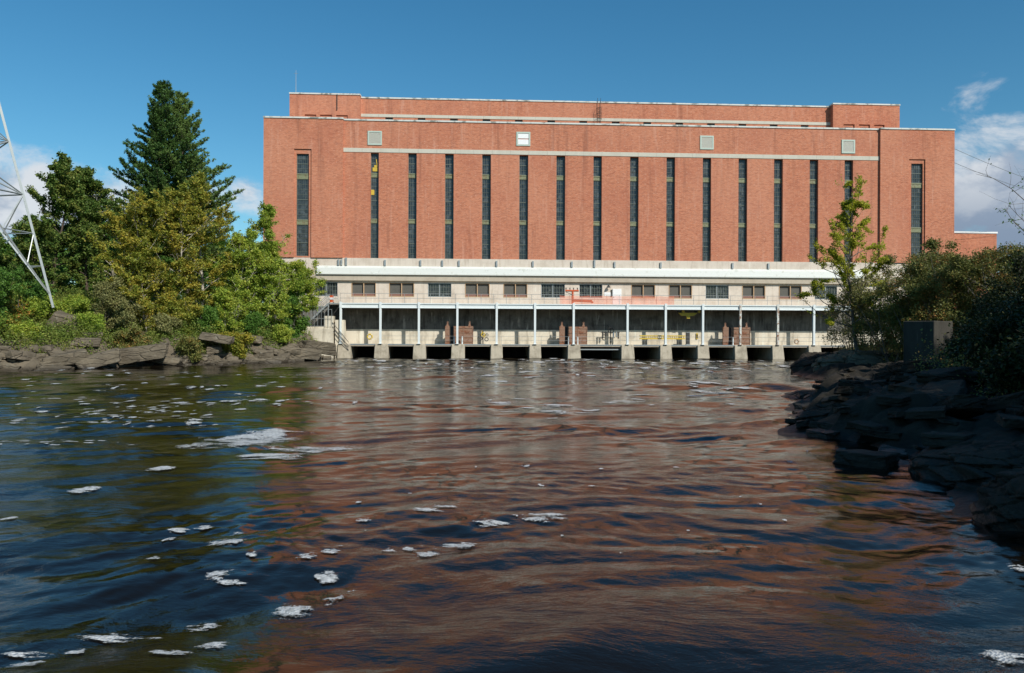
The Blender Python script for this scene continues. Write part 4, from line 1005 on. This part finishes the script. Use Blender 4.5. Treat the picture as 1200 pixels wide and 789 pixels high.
# big trees beyond the frame on the right and behind the viewpoint, which shade the near right bank
big = None
BT = [(31,9,19),(37,21,17),(24,-3,20),(22,9,13),(23,-10,14),(33,-6,17),(42,4,21),(26,17,15.5),(30,-2,18),(52,18,18),(35,32,10.5),(31,25,10.5),(17,2,11)]
BTL = ['beside the first rocks','behind the shaded rocks','close to the viewpoint','over the nearest boulders','behind the viewpoint','far behind the viewpoint','high on the bank','above the shaded rock pile','deep in the rear wood','on the upper bank','small one above the bushes','small one over the dark rocks','small one right beside the viewpoint']
big = None; bigtree = None
for k,(x_,y_,h_) in enumerate(BT):
    z_ = gh(x_,y_)
    if big is None:
        big = broadleaf('maple_tree', (x_,y_,z_), 20, 6.2, 'x', 'tree', M['leaf_dk'], M['bark'], 500, .14, 44, (0,0), 52000, .30, 1, spread=.45, sub=8); big.scale=(h_/20,)*3; o = big; bigtree = {big.name: kids(big)}
    else:
        o = copy_tree(big, bigtree); o.location = (x_,y_,z_); o.scale = (h_/20,)*3; o.rotation_euler = (0,0,k*1.3)
    tag(o, 'leafy shade tree on the right bank '+BTL[k], 'tree', 'shade trees beyond the frame')

# undergrowth
def under(name, label, mat, n, xr, yr, dmin, dmax, seed, side, ls):
    rng = np.random.default_rng(seed); X = rng.uniform(*xr,n); Y = rng.uniform(*yr,n); d = shore_d(X,Y)
    c = fbm(X*.45,Y*.45,3,seed)
    k = (d > dmin)&(d < dmax)&(c > .40)&side(X,Y); X,Y,c = X[k],Y[k],c[k]; h = height(X,Y)
    z = h+rng.uniform(0,1,len(X))**1.4*(c-.34)*4.2
    V,Fc = leaves(np.stack([X,Y,z],-1), ls, rng); tag(mesh_np(name,V,Fc,M[mat]), label, 'undergrowth', None, 'stuff')
under('undergrowth','green weeds and low growth covering the left bank','grass',520000,(-62,-22),(56,100),1.3,22,1,lambda X,Y:X<-15,.17)
under('undergrowth','dark weeds and low growth on the right bank','leaf_ol',200000,(9,46),(10,80),4.5,22,2,lambda X,Y:X>0,.10)

# ================================================================ ROCKS
def rock_proto(name, mat, seed, flat=.55, cuts=2, rough=.06):
    rng = np.random.default_rng(seed); bm = bmesh.new()
    for cx_ in (-1,1):
        for cy_ in (-1,1):
            for cz_ in (-1,1): bm.verts.new((cx_*rng.uniform(.7,1), cy_*rng.uniform(.5,.8), cz_*flat*rng.uniform(.6,1)))
    for _ in range(4):
        v = rng.uniform(-1,1,3); v = v/max(abs(v))*rng.uniform(.75,1); bm.verts.new((v[0],v[1]*.8,v[2]*flat))
    r_ = bmesh.ops.convex_hull(bm, input=bm.verts[:])
    bmesh.ops.delete(bm, geom=list({g for g in r_['geom_interior']+r_['geom_unused'] if isinstance(g, bmesh.types.BMVert)}), context='VERTS')
    bmesh.ops.bevel(bm, geom=bm.edges[:], offset=.05, segments=1, affect='EDGES', clamp_overlap=True)
    bmesh.ops.triangulate(bm, faces=bm.faces[:]); bmesh.ops.subdivide_edges(bm, edges=[e for e in bm.edges if e.calc_length() > .25], cuts=cuts, use_grid_fill=True)
    bmesh.ops.triangulate(bm, faces=bm.faces[:])
    co = np.array([v.co[:] for v in bm.verts]); nn_ = fbm(co[:,0]*3+co[:,2]*2+seed, co[:,1]*3-co[:,2]*3, 4, seed)-.5; st = np.floor(co[:,2]*6)%2*.03
    for v, q, s_ in zip(bm.verts, nn_, st): v.co += Vector(v.co).normalized()*(q*rough*3-s_)
    me = bpy.data.meshes.new(name); bm.to_mesh(me); bm.free(); me.materials.append(mat); return me
PL = [rock_proto('ledge_rock', M['rockL'], s) for s in range(7)]
PR = [rock_proto('bank_rock', M['rockR'], 30+s, .5, 3, .09) for s in range(7)]
def rock(me, x, y, z, s, rz, tilt, label, group, name):
    o = bpy.data.objects.new(name, me); col.objects.link(o); o.location=(x,y,z); o.scale = s; o.rotation_euler = (tilt[0],tilt[1],rz)
    return tag(o, label, 'rock', group)
def scatter(protos, line, n, label, group, name, seed, smin, smax, dmax, flatk=1.0):
    rng = np.random.default_rng(seed); P = np.array(line, float); L = np.r_[0,np.cumsum(np.hypot(*np.diff(P,axis=0).T))]
    for k in range(n):
        t = (k+rng.uniform(0,1))/n*L[-1]; i = min(np.searchsorted(L,t,side='right')-1,len(P)-2); f = (t-L[i])/(L[i+1]-L[i]); p = P[i]*(1-f)+P[i+1]*f
        dr_ = P[i+1]-P[i]; nrm = np.array([dr_[1],-dr_[0]])/np.hypot(*dr_); off = rng.uniform(0,1)**1.3*dmax+(.15 if name == 'bank_rock' else -.3)
        for sgn in (1,-1):
            q = p+nrm*off*sgn
            if shore_d(np.array([q[0]]),np.array([q[1]]))[0]*np.sign(off+1e-6) > -.05: break
        s = rng.uniform(smin,smax)*rng.choice([.6,.8,1,1.3]); z_ = max(gh(q[0],q[1]), -.1)
        rock(protos[rng.integers(len(protos))], q[0], q[1], z_+s*(.22 if name == 'bank_rock' else .05), (s*rng.uniform(.9,1.7), s*rng.uniform(.8,1.2), s*rng.uniform(.6,1.0)*flatk), math.atan2(dr_[1],dr_[0])+rng.normal(0,.4), rng.normal(0,.13,2), label, group, name)
Lline = [(-44,56),(-38.8,61),(-35.6,67.5),(-30.6,72.5),(-25.9,79.6),(-22.6,86.5),(-22.3,94),(-23.2,100)]
Rline = [(6.6,9.5),(7.35,11.8),(8.2,14.5),(8.8,16.4),(7.7,17.6),(9.4,19.6),(8.5,21.8),(8.5,24.4),(10.6,30),(13.2,36.5),(15.5,41.2),(18.8,45.5)]
scatter(PL, Lline, 150, 'angular grey brown block of the broken rock ledge along the left waterline', 'broken ledge rocks along the left waterline', 'ledge_rock', 3, .35, .95, 4.0)
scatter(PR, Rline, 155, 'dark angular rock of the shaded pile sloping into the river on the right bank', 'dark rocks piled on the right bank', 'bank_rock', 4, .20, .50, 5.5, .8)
# named rocks of the left ledge
def named(px_, py_, Y, s, rz, tilt, lab, protos, k, name):
    p = at(px_,py_,Y); return rock(protos[k], p.x,p.y,p.z, s, rz, tilt, lab, None, name)
scatter(PL, [(-44,57.5),(-39.5,62.5),(-36.5,69),(-31.5,74),(-26.5,81.5),(-24,87)], 70, 'small broken grey brown rock lying on top of the left ledge under the bushes', 'loose rocks on top of the left ledge', 'ledge_rock', 13, .25, .7, 3.0)
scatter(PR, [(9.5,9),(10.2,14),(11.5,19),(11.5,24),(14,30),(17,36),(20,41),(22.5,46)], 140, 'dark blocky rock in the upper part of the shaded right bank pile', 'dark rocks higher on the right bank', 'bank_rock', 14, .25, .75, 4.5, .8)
named(118,422,66.5,(1.9,1.2,1.2),.35,(.1,-.28),'wide slab of the left ledge tilted down to the water beside the dark cleft',PL,1,'rock_slab')
named(75,421,65.5,(1.9,1.2,1.0),.5,(.1,-.2),'grey slab left of the dark cleft at the waterline',PL,2,'rock_slab')
named(165,414,69.5,(2.3,1.4,1.3),.3,(.1,-.15),'big smooth faced slab in the middle of the left ledge',PL,3,'rock_slab')
named(80,378,72,(1.6,1.3,1.5),.3,(.2,.3),'pale upright boulder among bushes below the transmission tower',PL,4,'boulder')
named(255,396,77,(1.7,1.2,.8),.1,(0,.15),'brown flat topped boulder under the birches near the end of the ledge',PL,5,'boulder')
named(195,422,71,(1.5,.9,.7),.1,(0,.1),'low rock with a dark hollow beneath it at the left waterline',PL,6,'boulder')
named(372,408,90,(2.2,1.6,1.5),.6,(0,.1),'pale mottled rock face at the foot of the stair base',PL,0,'boulder')
named(352,414,87,(2.3,1.4,1.2),.4,(0,.1),'dark grey rock hump left of the stair base',PL,3,'boulder')
# outcrop on the right
def outcrop(name, c, s, lab, seed, mat, rz=0):
    bm = bmesh.new(); bmesh.ops.create_icosphere(bm, subdivisions=6, radius=1)
    co = np.array([v.co[:] for v in bm.verts]); 
    n1 = fbm(co[:,0]*1.3+5+seed+co[:,2]*.8, co[:,1]*1.3-co[:,2], 5, seed)-.5; w_, e_ = worley_step(co[:,0]*2.2+co[:,2]*.9, co[:,1]*2.2+co[:,2]*2.6, seed)
    r_ = 1+n1*.6+(w_-.5)*.12-.07*np.exp(-(e_/.07)**2)
    for v, q in zip(bm.verts, r_): v.co = v.co*float(q); v.co = Vector((v.co.x*s[0],v.co.y*s[1],v.co.z*s[2]))
    me = bpy.data.meshes.new(name); bm.to_mesh(me); bm.free(); me.materials.append(mat); o = bpy.data.objects.new(name, me); col.objects.link(o); o.location = c; o.rotation_euler=(0,0,rz)
    return tag(o, lab, 'rock')
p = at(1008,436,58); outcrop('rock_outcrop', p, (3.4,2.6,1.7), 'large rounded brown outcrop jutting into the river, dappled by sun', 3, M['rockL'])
p = at(966,438,61.5); outcrop('rock_outcrop', p, (2.2,2.2,1.5), 'shade-darkened wet rock at the tip of the point nearest the last outlet', 6, M['rockR'])
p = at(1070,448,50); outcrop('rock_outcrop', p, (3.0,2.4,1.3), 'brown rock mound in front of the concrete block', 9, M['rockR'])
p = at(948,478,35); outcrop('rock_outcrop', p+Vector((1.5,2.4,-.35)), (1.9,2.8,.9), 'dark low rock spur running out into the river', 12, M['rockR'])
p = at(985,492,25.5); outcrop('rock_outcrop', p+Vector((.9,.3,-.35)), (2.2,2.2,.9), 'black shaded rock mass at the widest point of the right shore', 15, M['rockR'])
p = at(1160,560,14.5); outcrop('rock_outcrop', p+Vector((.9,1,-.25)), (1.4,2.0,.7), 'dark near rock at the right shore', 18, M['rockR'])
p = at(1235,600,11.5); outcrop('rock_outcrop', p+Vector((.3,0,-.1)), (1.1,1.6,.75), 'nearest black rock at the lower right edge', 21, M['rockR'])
# concrete block
e0 = at(1095,376,41); e_ = tag(empty('concrete_block', (e0.x, 41, 1.0), R(24)), 'old grey concrete block standing among the bushes on the right bank', 'concrete block')
MB().box(-1.35*0,2.15,0,1.6,-.6,e0.z-1.0).build('block', M['block'], e_, bevel=.03)
e_.rotation_euler = (0,0,R(38))

# ================================================================ LIGHT, SKY, CAMERA
az = math.atan2(.637,-.771); el = R(37.7)
sdir = Vector((.637*math.cos(el), -.771*math.cos(el), math.sin(el))).normalized()
sl = bpy.data.lights.new('sun', 'SUN'); sl.energy = 4.6; sl.angle = R(.53); sl.color = (1.0,.955,.88)
so = bpy.data.objects.new('sun', sl); col.objects.link(so); so.rotation_euler = sdir.to_track_quat('Z','Y').to_euler()
wd = bpy.data.worlds.new('World'); scene.world = wd; wd.use_nodes = True; nt = wd.node_tree; nt.nodes.clear(); n = N(nt)
sky = n.n('ShaderNodeTexSky', sky_type='NISHITA', sun_disc=False, sun_elevation=el, sun_rotation=math.atan2(sdir.x, sdir.y), air_density=1.0, dust_density=.4, ozone_density=2.0, altitude=200)
tc_ = n.n('ShaderNodeTexCoord').outputs['Generated']
def ddir(x,y): d = Vector(ray(x,y)).normalized(); return tuple(d)
bias = None
for (x,y,r0,amp) in [(40,250,.16,.55),(-60,255,.22,.6),(120,262,.14,.5),(290,232,.07,.42),(250,250,.10,.4),(1190,255,.19,.72),(1260,225,.15,.58),(1150,110,.13,.27),(1180,100,.10,.25),(765,38,.07,.16),(1120,60,.08,.10)]:
    d_ = n.n('ShaderNodeVectorMath', {0:tc_,1:ddir(x,y)}, operation='DISTANCE').outputs['Value']
    g_ = n.mrange(d_, 0, r0, amp, 0); bias = g_ if bias is None else n.math('MAXIMUM', bias, g_)
cv = n.vec(tc_,(1,1,1.9)); cn = n.noise(cv, 8, 9, .62, .35); cn2 = n.noise(n.vec(tc_,(1,1,1.6),(.02,0,.035)), 9, 5, .55, .2)
dens = n.mrange(n.math('ADD', n.math('MULTIPLY',cn,.9), bias), .76, 1.0)
shade = n.mrange(n.math('SUBTRACT', cn, cn2), -.12, .10)
zc = n.n('ShaderNodeSeparateXYZ', {'Vector':tc_}).outputs[2]
xdir = n.n('ShaderNodeSeparateXYZ', {'Vector':tc_}).outputs[0]
lowr = n.math('MULTIPLY', n.mrange(zc, .10, .20, 1, 0), n.mrange(xdir, .25, .4))
ccol = n.mix(shade, (3.6,4.2,5.2), (6.6,6.9,7.3)); ccol = n.mix(n.math('MULTIPLY',lowr,.75), ccol, (1.7,2.3,3.4))
skc = n.n('ShaderNodeHueSaturation', {'Hue':.492,'Saturation':1.3,'Value':1.0,'Color':sky.outputs[0]}).outputs[0]
skc = n.mix(1.0, skc, (.78,1.0,1.0), 'MULTIPLY')
fin = n.mix(n.math('MULTIPLY',dens,.95), skc, ccol)
bg = n.n('ShaderNodeBackground', {'Color':fin,'Strength':.108}); wo = n.n('ShaderNodeOutputWorld'); nt.links.new(bg.outputs[0], wo.inputs[0])
cam = bpy.data.cameras.new('camera'); co_ = bpy.data.objects.new('camera', cam); col.objects.link(co_)
cam.lens = 28; cam.sensor_width = 36; cam.clip_end = 6000; cam.clip_start = .1
co_.matrix_world = Matrix.Translation((0,0,CAMH)) @ Matrix.Rotation(R(90),4,'X') @ Matrix.Rotation(ROLL,4,'Z')
scene.camera = co_
vs = scene.view_settings; vs.view_transform = 'Standard'; vs.look = 'None'; vs.exposure = 0.0; vs.gamma = 1.0; vs.use_curve_mapping = False
scene.render.engine = 'CYCLES'; scene.cycles.max_bounces = 6; scene.cycles.transparent_max_bounces = 8; scene.cycles.use_denoising = True
